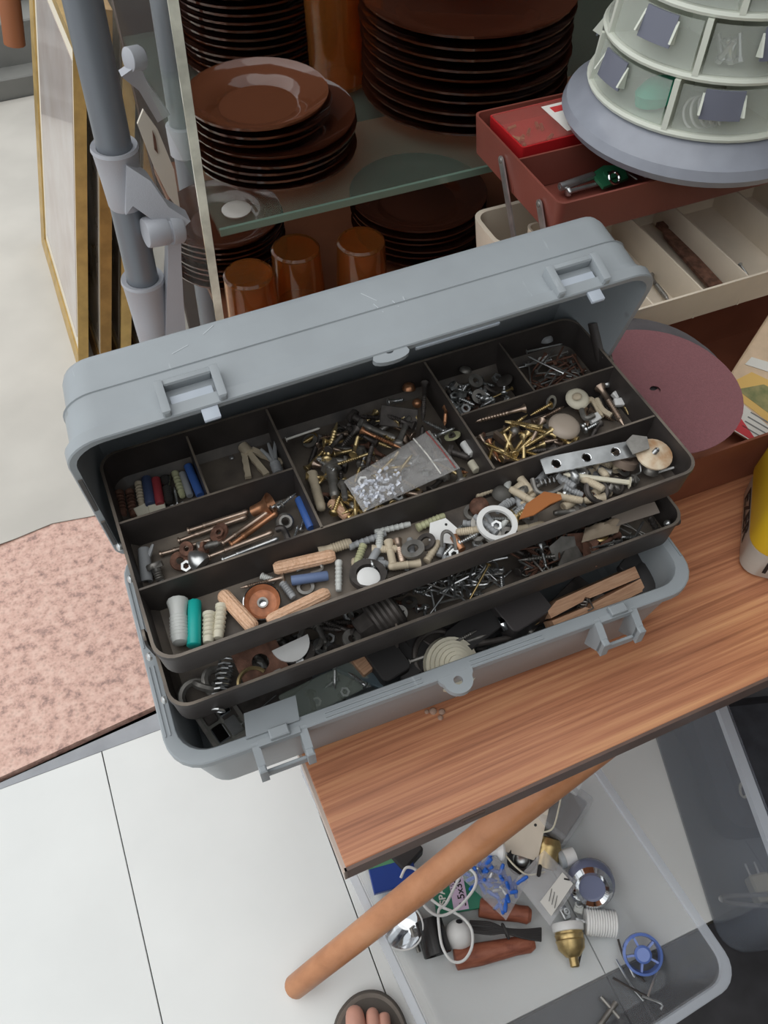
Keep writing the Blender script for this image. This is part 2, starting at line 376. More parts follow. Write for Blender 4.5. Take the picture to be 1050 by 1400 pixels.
# hasp eyelet on the base
def eyelet(t0, t1, R=0.0135, r=0.0042, n=24):
    out = []; inn = []
    for i in range(n):
        a = 2*pi*i/n
        x, y = R*cos(a), R*sin(a)*0.95
        if y > 0: x *= 1+0.9*y/R; 
        out.append((x, y)); inn.append((r*cos(a), r*sin(a)))
    return MB().ring([[(x, y, t0) for x, y in inn], [(x, y, t0) for x, y in out], [(x, y, t1) for x, y in out], [(x, y, t1) for x, y in inn]])
part('hasp_eyelet', eyelet(BH-0.0062, BH-0.0002).xf(Matrix.Translation((0.2555, -0.0065, 0))), M_grey, tbx)
def catch(u0, u1):
    mb = MB(); y0 = -0.017
    for a, b in ((u0, u0+0.007), (u1-0.007, u1)):                     # cheeks
        mb.loops([[(a, 0.003, BH-0.045), (b, 0.003, BH-0.045), (b, 0.003, BH+0.0005), (a, 0.003, BH+0.0005)],
                  [(a, y0, BH-0.027), (b, y0, BH-0.027), (b, y0, BH-0.010), (a, y0, BH-0.010)]])
        mb.box(a, b, y0-0.004, y0+0.003, BH-0.030, BH-0.008, bev=0.0012)
    mb.box(u0+0.006, u1-0.006, y0+0.001, y0+0.004, BH-0.034, BH-0.024, bev=0.0008)  # lower bar
    mb.box(u0+0.006, u1-0.006, -0.002, 0.004, BH-0.006, BH+0.0008)    # bridge at the rim
    mb.box(u0+0.017, u0+0.034, -0.001, 0.0085, BH, BH+0.006, bev=0.001)
    return mb
for u0, u1 in ((0.068, 0.117), (0.397, 0.442)):
    part('latch_catch', catch(u0, u1), M_grey, tbx)
part('rim_tongue', MB().loops([[(0.066, 0.008, BH+0.0008), (0.113, 0.008, BH+0.0008), (0.117, 0.033, BH-0.004), (0.070, 0.033, BH-0.004)],
     [(0.066, 0.008, BH+0.0024), (0.113, 0.008, BH+0.0024), (0.117, 0.033, BH-0.0022), (0.070, 0.033, BH-0.0022)]]), M_grey, tbx)
# ---- lid
ANG = 1.3122; LDL, LHH = 0.2361, 0.0846
def lidf(u, a, b):
    v = BD - a*cos(ANG) + b*sin(ANG) + 0.0152*(u-BL/2)
    w = a*sin(ANG) + b*cos(ANG) + 0.030*(u-BL/2)
    return (u, v, w+BH)
lid = shell([(0.0170, 0.079, 0.5), (0.0125, 0.072, 0.5), (0.0068, 0.004, 0.5), (0.0060, 0, 0.5), (0.001, 0, 0.4), (0, 0.001, 0), (0, 0.0105, 0), (0.0032, 0.0115, 0.4), (0.0036, 0.0165, 0.4), (0.0048, 0.0172, 0.4), (0.0064, 0.0438, 0.4), (0.0054, 0.0446, 0.4), (0.0062, 0.0454, 0.4), (0.0086, 0.0464, 0.4),
             (0.0108, 0.0745, 0.4), (0.0128, 0.0805, 0.4), (0.0175, 0.0838, 0.4), (0.0230, LHH, 0.4)], 0.030, 0, BL, 0, LDL, 7)
part('lid', lid.fn(lidf), M_grey, tbx)
M_latch = mat('lavender_grey_plastic', rgb(172, 180, 190), 0.38, var=0.04)
def lid_latch(u0, u1):
    a0 = LDL-0.004
    fr = MB()
    fr.box(u0, u0+0.0065, a0-0.004, a0+0.0105, 0.001, 0.031, bev=0.0012)
    fr.box(u1-0.0065, u1, a0-0.004, a0+0.0105, 0.001, 0.031, bev=0.0012)
    fr.box(u0+0.006, u1-0.006, a0-0.004, a0+0.009, 0.025, 0.031, bev=0.0012)
    fr.box(u0+0.005, u1-0.005, a0-0.004, a0-0.0002, 0.001, 0.028)
    o = part('latch_frame', fr.fn(lidf), M_grey, tbx)
    cl = MB()
    cl.box(u0+0.0085, u1-0.0085, a0-0.0005, a0+0.0035, 0.002, 0.018, bev=0.0008)
    cl.box(u0+0.028, u1-0.009, a0-0.0008, a0+0.0022, -0.011, 0.004, bev=0.0008)
    part('latch_clip', cl.fn(lidf), M_latch, o, 'paler hanging latch tab')
for u0, u1 in ((0.079, 0.129), (0.413, 0.462)): lid_latch(u0, u1)
e = eyelet(-0.002, 0.003, 0.0125, 0.004)
e.fn(lambda x, y, z: lidf(0.262+x, LDL-0.003-z, 0.002-y*0.9))
part('lid_eyelet', e, M_grey, tbx)
part('lid_lip_strip', MB().box(0.285, 0.36, LDL-0.009, LDL-0.006, -0.0012, 0.0004).fn(lidf), M_latch, tbx)
for a0, a1 in ((0.045, 0.100), (0.125, 0.185)): part('lid_rim_bead', MB().box(0.0018, 0.0052, a0, a1, -0.0012, 0.0004).fn(lidf), M_black, tbx)
M_scr = mat('scratch', rgb(180, 186, 190), 0.6)
for (u_, b_, du_, db_) in ((0.268, 0.052, 0.004, -0.012), (0.284, 0.050, 0.002, -0.009), (0.294, 0.051, -0.001, -0.008), (0.262, 0.066, 0.010, -0.012), (0.10, 0.060, 0.014, 0.004), (0.128, 0.070, 0.010, 0.006)):
    q0, q1 = Vector((u_, 0, b_)), Vector((u_+du_, 0, b_+db_)); n_ = (q1-q0).cross(Vector((0, 1, 0))).normalized()*0.0004
    ins = lambda b: 0.0086+(b-0.0464)*(0.0108-0.0086)/(0.0745-0.0464) if b > 0.0464 else 0.0048+(b-0.0172)*(0.0064-0.0048)/(0.0438-0.0172)
    f4 = [q0+n_, q1+n_, q1-n_, q0-n_]
    part('scratch', MB().loops([[(p.x, LDL-ins(p.z)-0.0004, p.z) for p in f4], [(p.x, LDL-ins(p.z)+0.00025, p.z) for p in f4]]).fn(lidf), M_scr, tbx)
# ---- trays
T1O, T1A, T1L, T1D, T1H = (0.020, 0.040), 0.030, 0.493, 0.224, 0.040
def T1(u, v, w):
    c_, s_ = cos(T1A), sin(T1A); return (T1O[0]+c_*u-s_*v, T1O[1]+s_*u+c_*v, BH+0.112-T1H+w)
TR1Z = ZR+0.112-T1H+0.003       # world height of the upper tray floor
t1 = shell([(0.012, 0.0025, 0.6), (0.0052, 0.009, 0.6), (0.0030, T1H-0.003, 0.6), (0.0028, T1H, 0.6), (0.0002, T1H, 0.6), (0, T1H-0.0035, 0.6), (0.0008, T1H-0.004, 0.6), (0.003, 0.009, 0.6), (0.0075, 0.001, 0.6), (0.012, 0, 0.6)], 0.018, 0, T1L, 0, T1D)
tray1 = part('upper_tray', t1.fn(T1), M_black, tbx)
dv = []
VM, VR = 0.0715, 0.143
def divider(u0, u1, v0, v1, h):
    mb = MB()
    if u1-u0 > v1-v0: mb.loops([[(u0, v0-0.0006, 0.002), (u1, v0-0.0006, 0.002), (u1, v1+0.0006, 0.002), (u0, v1+0.0006, 0.002)], [(u0, v0, h), (u1, v0, h), (u1, v1, h), (u0, v1, h)]])
    else: mb.loops([[(u0-0.0006, v0, 0.002), (u1+0.0006, v0, 0.002), (u1+0.0006, v1, 0.002), (u0-0.0006, v1, 0.002)], [(u0, v0, h), (u1, v0, h), (u1, v1, h), (u0, v1, h)]])
    part('divider', mb.fn(T1), M_black, tray1)
h1 = T1H-0.001
divider(0.002, T1L-0.002, VM-0.001, VM+0.001, h1)
divider(0.002, 0.1585, VR-0.001, VR+0.001, h1)
divider(0.323, T1L-0.002, VR-0.001, VR+0.001, h1)
divider(0.0805, 0.0825, VR, T1D-0.002, h1-0.004)
divider(0.1580, 0.1602, VM, T1D-0.002, h1)
divider(0.3215, 0.3237, VM, T1D-0.002, h1)
divider(0.4045, 0.4065, VR, T1D-0.002, h1-0.004)
T2O, T2L, T2D, T2H = (0.0165, 0.030), 0.494, 0.15, 0.043
def T2(u, v, w):
    c_, s_ = cos(0.026), sin(0.026); return (T2O[0]+c_*u-s_*v, T2O[1]+s_*u+c_*v, BH+0.050-T2H+w)
TR2Z = ZR+0.050-T2H+0.003
t2 = shell([(0.012, 0.0025, 0.6), (0.0052, 0.009, 0.6), (0.0030, T2H-0.003, 0.6), (0.0028, T2H, 0.6), (0.0002, T2H, 0.6), (0, T2H-0.0035, 0.6), (0.0008, T2H-0.004, 0.6), (0.003, 0.009, 0.6), (0.0075, 0.001, 0.6), (0.012, 0, 0.6)], 0.018, 0, T2L, 0, T2D)
tray2 = part('lower_tray', t2.fn(T2), M_black, tbx)
part('divider', MB().box(0.198, 0.200, 0.003, T2D-0.003, 0.002, T2H-0.006).fn(T2), M_black, tray2)
# linkage arms and rivets
def arm(u, p, q, wd=0.014, th=0.0022):
    p, q = Vector(p), Vector(q); d = (q-p).normalized(); nrm = Vector((-d.y, d.x)); mb = MB(); pts = []
    for cen, s_ in ((q, 1), (p, -1)):
        for i in range(7):
            a = -pi/2+pi*i/6
            o_ = d*cos(a)*s_*wd/2+nrm*sin(a)*s_*wd/2
            pts.append(cen+o_)
    mb.loops([[(u, x.x, x.y) for x in pts], [(u+th, x.x, x.y) for x in pts]])
    return mb
for u in (0.0145, 0.5125):
    part('link_arm', arm(u, (0.075, BH+0.098), (0.120, BH-0.02)), M_black, tbx)
    part('link_arm', arm(u, (0.215, BH+0.100), (0.175, BH-0.012)), M_black, tbx)
    part('link_arm', arm(u, (0.060, BH+0.030), (0.100, BH-0.045)), M_black, tbx)
riv = MB().lathe([(0.0001, 0.0022), (0.0018, 0.0019), (0.0032, 0.0008), (0.0036, -0.001)], 12).mesh('rivet')
def rivet(px, py, w, nx):
    p = P(px, py, ZR+w)
    d = Vector((nx, -0.25, 0.45)).normalized()
    Mw = axisM(p, p+d)
    part('rivet', riv, M_steel, tbx, None, (Matrix.Translation((BX, BY, TZ)) @ Matrix.Rotation(PHI, 4, 'Z')).inverted() @ Mw)
rivet(928, 633, 0.092, -1); rivet(912, 716, 0.040, -1); rivet(204, 898, 0.098, -1); rivet(224, 957, 0.036, -1); rivet(178, 792, 0.098, -1); rivet(163, 748, 0.105, -1)
rivet(819, 447, 0.125, -1); rivet(827, 488, 0.108, -1)
pm = MB(); pA = P(826, 492, ZR+0.098); pB = P(815, 440, ZR+0.128)
pm.tube([pA, pB], 0.0085, 10)
pm.xf((Matrix.Translation((BX, BY, TZ)) @ Matrix.Rotation(PHI, 4, 'Z')).inverted())
part('lid_stay', pm, M_black, tbx)

# ================================================================== GLASS DISPLAY WITH AMBER TABLEWARE
def alpha_mat(name, col, alpha, rough=0.05, spec=0.5, **k): return mat(name, col, rough, alpha=alpha, spec=spec, **k)
M_pane = alpha_mat('glass_pane', (0.75, 0.8, 0.78, 1), 0.035, 0.02, 0.6)
M_gedge = mat('glass_edge', rgb(206, 206, 190), 0.1, var=0.25, vscale=30, coat=0.6)
M_gshelf = alpha_mat('green_glass', rgb(130, 150, 136), 0.10, 0.03)
M_green_edge = mat('green_glass_edge', rgb(96, 116, 104), 0.15, coat=0.5)
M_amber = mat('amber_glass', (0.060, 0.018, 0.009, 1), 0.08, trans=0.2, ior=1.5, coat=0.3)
M_amberlit = mat('amber_tumbler', (0.80, 0.36, 0.10, 1), 0.04, trans=0.93, ior=1.3, coat=0.3)
ST = thing('display_stand', 'metal and glass display stand behind the toolbox holding amber tableware', 'display stand', (0.058, 0.932, 0))
SI = Matrix.Translation((-0.058, -0.932, 0))
def stp(name, mb, m, label=None, ang=38): return part(name, mb.xf(SI), m, ST, label, None, ang)
PA, PB = Vector((0.024, 0.932, 0.0)), Vector((0.0755, 0.932, 1.06))
def pole_at(z): return PA.lerp(PB, z/1.06)
stp('upright', MB().tube([PA, PB], 0.0195, 24), M_pole)
def collar(z0, z1, R):
    a, b = pole_at(z0), pole_at(z1); mb = MB()
    H = (b-a).length
    mb.lathe([(0.0200, H-0.002), (R-0.001, H), (R, H-0.004), (R-0.0015, H-0.007), (R-0.004, H*0.5), (R-0.006, 0.004), (R-0.008, 0)], 24, False, False)
    return mb.xf(axisM(a, b))
br = thing  # (brackets are parts of the stand)
b1 = stp('bracket', collar(0.790, 0.865, 0.0265), M_alu, 'cast grey clamp bracket')
def sweep_bar(pts, w, t):
    mb = MB(); ls = []
    pts = [Vector(p) for p in pts]
    for k, p in enumerate(pts):
        d = (pts[min(k+1, len(pts)-1)]-pts[max(k-1, 0)]).normalized()
        n = d.cross(Vector((0, 1, 0))).normalized()
        a = Vector((0, 1, 0))*t[k]/2; b = n*w[k]/2
        ls.append([tuple(p+a+b), tuple(p-a+b), tuple(p-a-b), tuple(p+a-b)])
    return mb.loops(ls)
c1 = pole_at(0.825); kn = PX = P(243, 305, 0.768)
kn = Vector((0.108, 0.905, 0.768))
armpts = [c1+Vector((0.0, -0.014, 0.0)), c1.lerp(kn, 0.35)+Vector((0, -0.012, 0.016)), c1.lerp(kn, 0.7)+Vector((0, -0.006, 0.008)), kn+Vector((0.004, 0, 0))]
stp('bracket_arm', sweep_bar(armpts, [0.06, 0.036, 0.024, 0.034], [0.026, 0.022, 0.020, 0.024]), M_alu)
kb = MB().lathe([(0.004, 0), (0.0165, 0.0), (0.0175, 0.002), (0.0185, 0.024), (0.0175, 0.026), (0.0165, 0.026), (0.0165, 0.029), (0.0195, 0.029), (0.0195, 0.042), (0.018, 0.044)], 24)
stp('clamp_knob', kb.xf(axisM(kn+Vector((-0.036, -0.006, 0.004)), kn+Vector((0.03, 0.004, -0.004)))), M_alu, 'round cast clamp knob')
stp('bracket', collar(0.575, 0.690, 0.0275), M_alu, 'lower cast socket on the pole')
c2 = pole_at(0.66)
stp('bracket_arm', sweep_bar([c2+Vector((0.018, -0.01, -0.08)), c2+Vector((0.032, -0.012, 0.0)), c2+Vector((0.043, -0.016, 0.06)), c2+Vector((0.05, -0.02, 0.10))], [0.03, 0.022, 0.016, 0.016], [0.02, 0.02, 0.018, 0.016]), M_alu)
# slotted pale plate on the far side of the clamp
pl = MB(); pts = [(205, 155, .90), (222, 190, .88), (236, 232, .845), (249, 285, .80), (236, 268, .81), (222, 235, .84), (206, 200, .87)]
pp = [P(*p)+Vector((0.0, 0.0, 0.0)) for p in pts]
Yp = 1.00
def PYs(px, py, Y):
    d = RT*(px-525)-UP*(py-700)+FW*F_PX; return C0+d*(Y/d.y)
poly = [(196, 150), (216, 178), (238, 232), (247, 290), (230, 268), (212, 232), (198, 196), (188, 170)]
ls = [[tuple(PYs(x, y, Yp)) for x, y in poly], [tuple(PYs(x, y, Yp)+Vector((0, 0.004, 0))) for x, y in poly]]
stp('clamp_plate', MB().loops(ls), mat('pale_plate', rgb(206, 198, 184), 0.5), 'pale slotted clamp plate')
sl = [(208, 178), (212, 186), (216, 210), (211, 204)]
stp('slot', MB().loops([[tuple(PYs(x, y, Yp)+Vector((0, -0.0012, 0))) for x, y in sl], [tuple(PYs(x, y, Yp)+Vector((0, 0.001, 0))) for x, y in sl]]), M_rust)
# rear upright with its arm
rA, rB = PYs(250, 190, 1.30), PYs(218, -30, 1.30)
stp('upright', MB().tube([rA-(rB-rA)*2.2, rB], 0.018, 20), M_pole)
stp('bracket', MB().lathe([(0.018, 0.0), (0.023, 0.004), (0.024, 0.05), (0.019, 0.052)], 20).xf(axisM(rA-(rB-rA)*0.12, rB)), M_alu)
k1, k2 = PYs(176, 92, 1.24), PYs(222, 158, 1.28)
stp('bracket_arm', sweep_bar([k1, k1.lerp(k2, 0.4)+Vector((0, 0, 0.004)), k2], [0.03, 0.016, 0.022], [0.02, 0.018, 0.02]), M_alu)
stp('clamp_knob', MB().lathe([(0.012, 0), (0.016, 0.002), (0.0165, 0.02), (0.014, 0.024)], 18).xf(axisM(k1+Vector((0.0, 0.0, 0.01)), k1+Vector((0.05, 0.02, 0.0)))), M_alu)
# glass: side sheet, front pane, two shelves
GX = lambda z: 0.130+0.0385*(z-0.67)
side = MB().loops([[(GX(0.30), 0.868, 0.30), (GX(1.35), 0.868, 1.35), (GX(1.35), 1.45, 1.35), (GX(0.30), 1.45, 0.30)],
                   [(GX(0.30)+0.009, 0.868, 0.30), (GX(1.35)+0.009, 0.868, 1.35), (GX(1.35)+0.009, 1.45, 1.35), (GX(0.30)+0.009, 1.45, 0.30)]])
stp('side_glass', side, M_pane, 'thick clear glass side sheet')
stp('glass_edge', MB().loops([[(GX(z)-0.0005, 0.8655, z), (GX(z)+0.0095, 0.8655, z), (GX(z)+0.0095, 0.8695, z), (GX(z)-0.0005, 0.8695, z)] for z in (0.30, 1.35)]), M_gedge, 'bright polished glass edge')
stp('glass_shelf', MB().box(0.156, 1.35, 0.884, 1.42, 0.757, 0.765), M_gshelf)
stp('shelf_edge', MB().box(0.156, 1.35, 0.880, 0.8842, 0.7565, 0.7655), M_green_edge, 'green front edge of the glass shelf')
stp('shelf_pad', MB().lathe([(0.017, 0), (0.018, 0.002), (0.014, 0.004), (0.004, 0.005)], 24).xf(Matrix.Translation((0.186, 0.912, 0.765))), mat('clear_pad', rgb(150, 146, 140), 0.3))
stp('lower_shelf', MB().box(0.156, 1.35, 0.90, 1.42, 0.535, 0.550), mat('brown_shelf', rgb(104, 64, 44), 0.4, var=0.2, vscale=10))
stp('back_panel', MB().box(0.16, 2.2, 1.47, 1.5, 0.0, 2.2), M_wall)
# plates
def plate_mesh(R, depth=0.018):
    return MB().lathe([(R*0.55, 0.003), (R*0.58, 0.006), (R*0.80, depth*0.72), (R*0.985, depth), (R, depth+0.0015), (R*0.99, depth-0.002), (R*0.82, depth*0.55), (R*0.62, 0.001), (R*0.58, 0), (R*0.50, 0.001)], 40)
pm_small = plate_mesh(0.0875).mesh('plate'); pm_mid = plate_mesh(0.105).mesh('plate'); pm_big = plate_mesh(0.140, 0.022).mesh('plate')
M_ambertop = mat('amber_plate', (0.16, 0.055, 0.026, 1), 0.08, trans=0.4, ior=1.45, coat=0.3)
ORD = 'first second third fourth fifth sixth seventh eighth ninth tenth eleventh'.split()
def stack(c, z0, n, me, pitch, where, grp, topmat=None, bigger=None):
    for k in range(n):
        M = Matrix.Translation((c[0]+random.uniform(-.003, .003), c[1]+random.uniform(-.003, .003), z0+k*pitch)) @ Matrix.Rotation(random.uniform(0, 6), 4, 'Z')
        mm = bigger[1] if bigger and k < bigger[0] else me
        if bigger and k < bigger[0]: M = Matrix.Translation((0.014, 0.002, 0)) @ M
        top = k == n-1
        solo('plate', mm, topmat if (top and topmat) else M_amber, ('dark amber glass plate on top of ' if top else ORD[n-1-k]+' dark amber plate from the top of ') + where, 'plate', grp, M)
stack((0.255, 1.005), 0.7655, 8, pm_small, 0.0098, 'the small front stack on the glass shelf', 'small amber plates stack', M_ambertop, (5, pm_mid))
stack((0.325, 1.275), 0.7655, 11, pm_mid, 0.0105, 'the rear left stack behind the glass', 'rear amber plates stack')
stack((0.555, 1.050), 0.7655, 10, pm_big, 0.0135, 'the large right stack on the glass shelf', 'large amber plates stack')
stack((0.500, 1.06), 0.551, 6, pm_mid, 0.012, 'the low stack under the glass shelf', 'low amber plates stack')
stack((0.205, 1.11), 0.551, 8, pm_small, 0.0098, 'the low left stack under the glass shelf', 'low left amber plates stack')
def tumbler(R, H, r2):
    return MB().lathe([(R*0.4, 0.006), (r2-0.003, 0.006), (R-0.003, H), (R, H), (r2, 0.003), (r2-0.003, 0), (R*0.4, 0.001)], 28)
tmb = tumbler(0.039, 0.10, 0.034).mesh('tumbler')
for (px, py), lb in zip(((340, 372), (405, 337), (495, 327)), ('nearest the glass edge, leftmost of three', 'the middle one of three in a row', 'rightmost of three, beside the low plates')):
    p = P(px, py, 0.655)
    solo('tumbler', tmb, M_amberlit, 'upturned amber glass tumbler under the shelf, '+lb, 'glass', 'upturned amber tumblers', Matrix.Translation((p.x, p.y+0.005, 0.651)) @ Matrix.Rotation(pi, 4, 'X'))
vs = MB().lathe([(0.02, 0.006), (0.036, 0.008), (0.039, 0.10), (0.041, 0.19), (0.043, 0.19), (0.041, 0.10), (0.039, 0.004), (0.02, 0)], 28).mesh('vase')
for (px, py), lb in (((462, 112), 'tall amber glass vase between the two plate stacks'), ((512, 60), 'amber glass vase with yellow glow behind the large plates')):
    p = P(px, py, 0.768)
    solo('vase', vs, M_amberlit, lb, 'vase', None, Matrix.Translation((p.x, p.y, 0.7655)))
bl = MB().lathe([(0.02, 0.004), (0.05, 0.012), (0.075, 0.05), (0.078, 0.05), (0.054, 0.008), (0.03, 0), (0.01, 0)], 32)
solo('bowl', bl, M_amberlit, 'amber glass bowl resting on the large plate stack', 'bowl', None, Matrix.Translation((0.555, 1.050, 0.7655+10*0.0135+0.01)))

# ================================================================== PICTURE FRAMES
M_giltl = mat('gilt_frame', rgb(190, 160, 100), 0.35, 0.45, var=0.15, vscale=30)
M_giltd = mat('gilt_dark', rgb(160, 124, 70), 0.4, 0.4, var=0.2, vscale=30)
M_matb = mat('mat_board', rgb(214, 206, 188), 0.8)
M_print = mat('framed_print', rgb(176, 162, 156), 0.25, col2=rgb(196, 190, 186), vscale=7, coat=0.5)
M_print2 = mat('framed_print_dark', rgb(126, 118, 112), 0.25, col2=rgb(208, 200, 190), vscale=9, coat=0.5)
def frame(name, x0, y0, y1, H, lean, gilt, prnt, label, bw=0.026, t=0.022, matw=0.03, z0=0.009):
    o = thing(name, label, 'picture frame', (x0, (y0+y1)/2, z0))
    W = y1-y0
    R_ = Matrix.Rotation(lean, 4, 'Y')
    def loc(mb): return mb.xf(R_)
    hw = W/2
    # local: x thickness (face at -x), y width, z height
    part('frame_bar', loc(MB().loops([[(0, -hw, 0), (0, hw, 0), (t, hw, 0), (t, -hw, 0)], [(0.004, -hw+bw, bw), (0.004, hw-bw, bw), (t, hw-bw, bw), (t, -hw+bw, bw)]])), gilt, o)
    part('frame_bar', loc(MB().loops([[(0, -hw, H), (0, hw, H), (t, hw, H), (t, -hw, H)], [(0.004, -hw+bw, H-bw), (0.004, hw-bw, H-bw), (t, hw-bw, H-bw), (t, -hw+bw, H-bw)]])), gilt, o)
    for s_ in (-1, 1):
        part('frame_bar', loc(MB().loops([[(0, s_*hw, 0), (0, s_*hw, H), (t, s_*hw, H), (t, s_*hw, 0)], [(0.004, s_*(hw-bw), bw), (0.004, s_*(hw-bw), H-bw), (t, s_*(hw-bw), H-bw), (t, s_*(hw-bw), bw)]])), gilt, o)
    part('mat_board', loc(MB().box(0.008, 0.012, -hw+bw, hw-bw, bw, H-bw)), M_matb, o)
    part('print', loc(MB().box(0.0066, 0.0082, -hw+bw+matw, hw-bw-matw, bw+matw, H-bw-matw)), prnt, o)
    return o
LEAN = math.atan2(0.157, 0.58)
frame('picture_frame', -0.097, 1.585, 2.115, 0.72, LEAN, M_giltl, M_print, 'slim gilt picture frame leaning outermost of the stack at left')
frame('picture_frame', -0.055, 1.535, 2.10, 0.78, LEAN-0.01, M_giltd, M_print2, 'darker gilt picture frame leaning second in the stack at left', 0.03)
frame('picture_frame', -0.012, 1.53, 2.14, 0.80, LEAN-0.015, M_giltl, M_print2, 'wide gilt picture frame leaning third in the stack at left', 0.03)
frame('picture_frame', 0.03, 1.525, 2.16, 0.84, LEAN-0.02, M_giltd, M_print, 'gilt picture frame leaning innermost beside the grey pole', 0.03)
po = MB().tube([PYs(20, 60, 2.75), PYs(6, -60, 2.75)], 0.03, 12)
solo('wooden_post', po, mat('orange_wood', rgb(150, 92, 58), 0.5), 'orange-brown wooden post far behind the picture frames', 'post')
solo('black_bin', MB().lathe([(0.09, 0), (0.10, 0.01), (0.12, 0.5), (0.11, 0.5), (0.095, 0.02)], 24), mat('black_matt', rgb(44, 40, 38), 0.6), 'black bin standing behind the picture frames', 'bin', None, Matrix.Translation((0.21, 2.76, 0.012)))

# ================================================================== BROWN TACKLE BOX
M_brown = mat('brown_plastic', rgb(136, 84, 64), 0.42, var=0.12, vscale=14, bump=0.08, bscale=90)
M_redbr = mat('red_brown_plastic', rgb(122, 66, 56), 0.42, var=0.1, vscale=14, bump=0.06)
M_tan = mat('tan_plastic', rgb(214, 202, 184), 0.45, var=0.06, vscale=16)
bt = thing('tackle_box', 'brown and beige cantilever tackle box opened behind the grey toolbox', 'tackle box', (0.53, 0.43, TZ))
BI = Matrix.Translation((-0.53, -0.43, -TZ))
def tray_mb(x0, x1, y0, y1, z0, z1, r=0.012, wall=0.0028, draft=0.004):
    return shell([(draft+0.004, z0+0.003, 0.5), (draft+wall, z0+0.006, 0.5), (wall, z1, 0.5), (0, z1, 0.5), (draft, z0+0.003, 0.5), (draft+0.003, z0, 0.5)], r, x0, x1, y0, y1, 5)
base_b = part('base', tray_mb(0.525, 1.05, 0.432, 0.665, TZ, TZ+0.088, 0.014, 0.003, 0.006).xf(BI), M_brown, bt)
mid_b = part('middle_tray', tray_mb(0.512, 1.04, 0.584, 0.775, 0.700, 0.746, 0.008).xf(BI), M_tan, bt, 'beige divided tray')
for px, py in ((893, 416), (962, 397), (1024, 378)):
    p = P(px, py, 0.744)
    part('divider', MB().box(p.x-0.001, p.x+0.001, 0.587, 0.772, 0.703, 0.744).xf(BI), M_tan, mid_b)
for x in (0.80, 0.865, 0.93, 0.995): part('divider', MB().box(x-0.001, x+0.001, 0.587, 0.772, 0.703, 0.744).xf(BI), M_tan, mid_b)
top_b = part('top_tray', tray_mb(0.483, 1.02, 0.672, 0.880, 0.792, 0.842, 0.010).xf(BI), M_redbr, bt, 'red-brown upper tray')
part('divider', MB().box(0.486, 1.017, 0.773, 0.7755, 0.796, 0.838).xf(BI), M_redbr, top_b)
lid_b = part('rear_lid', tray_mb(0.482, 1.04, 0.781, 0.864, 0.640, 0.716, 0.02, 0.006, 0.008).xf(BI), M_tan, bt, 'beige hinged lid with rounded rim')
def link_bar(p, q, th=0.0018, wd=0.011):
    p, q = Vector(p), Vector(q); mb = MB()
    d = (q-p).normalized(); n = d.cross(Vector((1, 0, 0))).normalized(); pts = []
    for cen, s_ in ((q, 1), (p, -1)):
        for i in range(7):
            a = -pi/2+pi*i/6; pts.append(cen+d*cos(a)*s_*wd/2+n*sin(a)*s_*wd/2)
    return mb.loops([[tuple(x) for x in pts], [tuple(x+Vector((-th, 0, 0))) for x in pts]])
for p, q in (((0.4825, 0.800, 0.824), (0.4825, 0.728, 0.722)), ((0.4825, 0.708, 0.822), (0.4825, 0.640, 0.725))):
    la = part('link_arm', link_bar(p, q).xf(BI), M_steel, bt)
    part('rivet', MB().lathe([(0.0034, 0), (0.003, 0.001), (0.001, 0.0015)], 10).xf(BI @ axisM(Vector(p)+Vector((-0.0018, 0, 0)), Vector(p)+Vector((-0.01, 0, 0)))), M_dull, la)

# red assortment case lying in the upper tray
rc = thing('assortment_case', 'red plastic case with clear lid and brass screws in the top tray', 'case', (0.545, 0.828, 0.823), 0.03)
part('case_body', shell([(0.004, 0.004, 0.5), (0.002, 0.018, 0.5), (0, 0.018, 0.5), (0.001, 0.0, 0.5)], 0.004, -0.045, 0.085, -0.038, 0.042, 3), mat('bright_red_plastic', rgb(178, 34, 38), 0.35), rc)
part('clear_lid', MB().box(-0.043, 0.083, -0.036, 0.040, 0.0175, 0.0195), alpha_mat('clear_lid', rgb(190, 120, 110), 0.25), rc)
part('label_card', MB().box(0.02, 0.08, -0.03, 0.03, 0.0196, 0.0202), M_card, rc, 'white label with red print')
part('label_print', MB().box(0.028, 0.07, 0.012, 0.024, 0.0202, 0.0205), mat('red_print', rgb(196, 60, 60), 0.6), rc)
part('label_flap', MB().box(0.045, 0.082, -0.0395, -0.0382, 0.003, 0.016), M_card, rc)
for k in range(9):
    part('brass_screw', MB().tube([(0, 0, 0), (0.010, 0.004, 0.001)], 0.0022, 6), M_brass, rc, None, Matrix.Translation((random.uniform(-.035, .01), random.uniform(-.028, .03), 0.008)) @ Matrix.Rotation(random.uniform(0, 6), 4, 'Z'))

# packet of sandpaper / seed style bag in the base of the tackle box
a_, b_, d_ = P(964, 566, 0.600), P(1032, 606, 0.585), P(1044, 398, 0.690)
ex = (b_-a_); ey = (d_-a_); wid = ex.length; ey = ey-ex*(ey.dot(ex)/ex.length_squared); hei = ey.length
Mp = Matrix((ex.normalized(), ey.normalized(), ex.cross(ey).normalized())).transposed().to_4x4(); Mp.translation = a_
pk = thing('printed_packet', 'printed yellow white and red packet stuffed in the brown box', 'packet', a_); 
PKI = Matrix.Translation(-a_) @ Mp
def pkp(name, mb, m, label=None): return part(name, mb, m, pk, label, PKI)
pkp('packet_body', MB().box(0, 0.15, 0, hei, -0.008, 0, bev=0.002), mat('packet_cream', rgb(206, 180, 150), 0.5, var=0.08, vscale=60))
pkp('packet_print', MB().prism([(0.0, 0.0), (0.15, 0.0), (0.15, 0.012), (0.012, 0.038), (0.0, 0.034)], 0, 0.0004), mat('packet_white', rgb(214, 212, 204), 0.5))
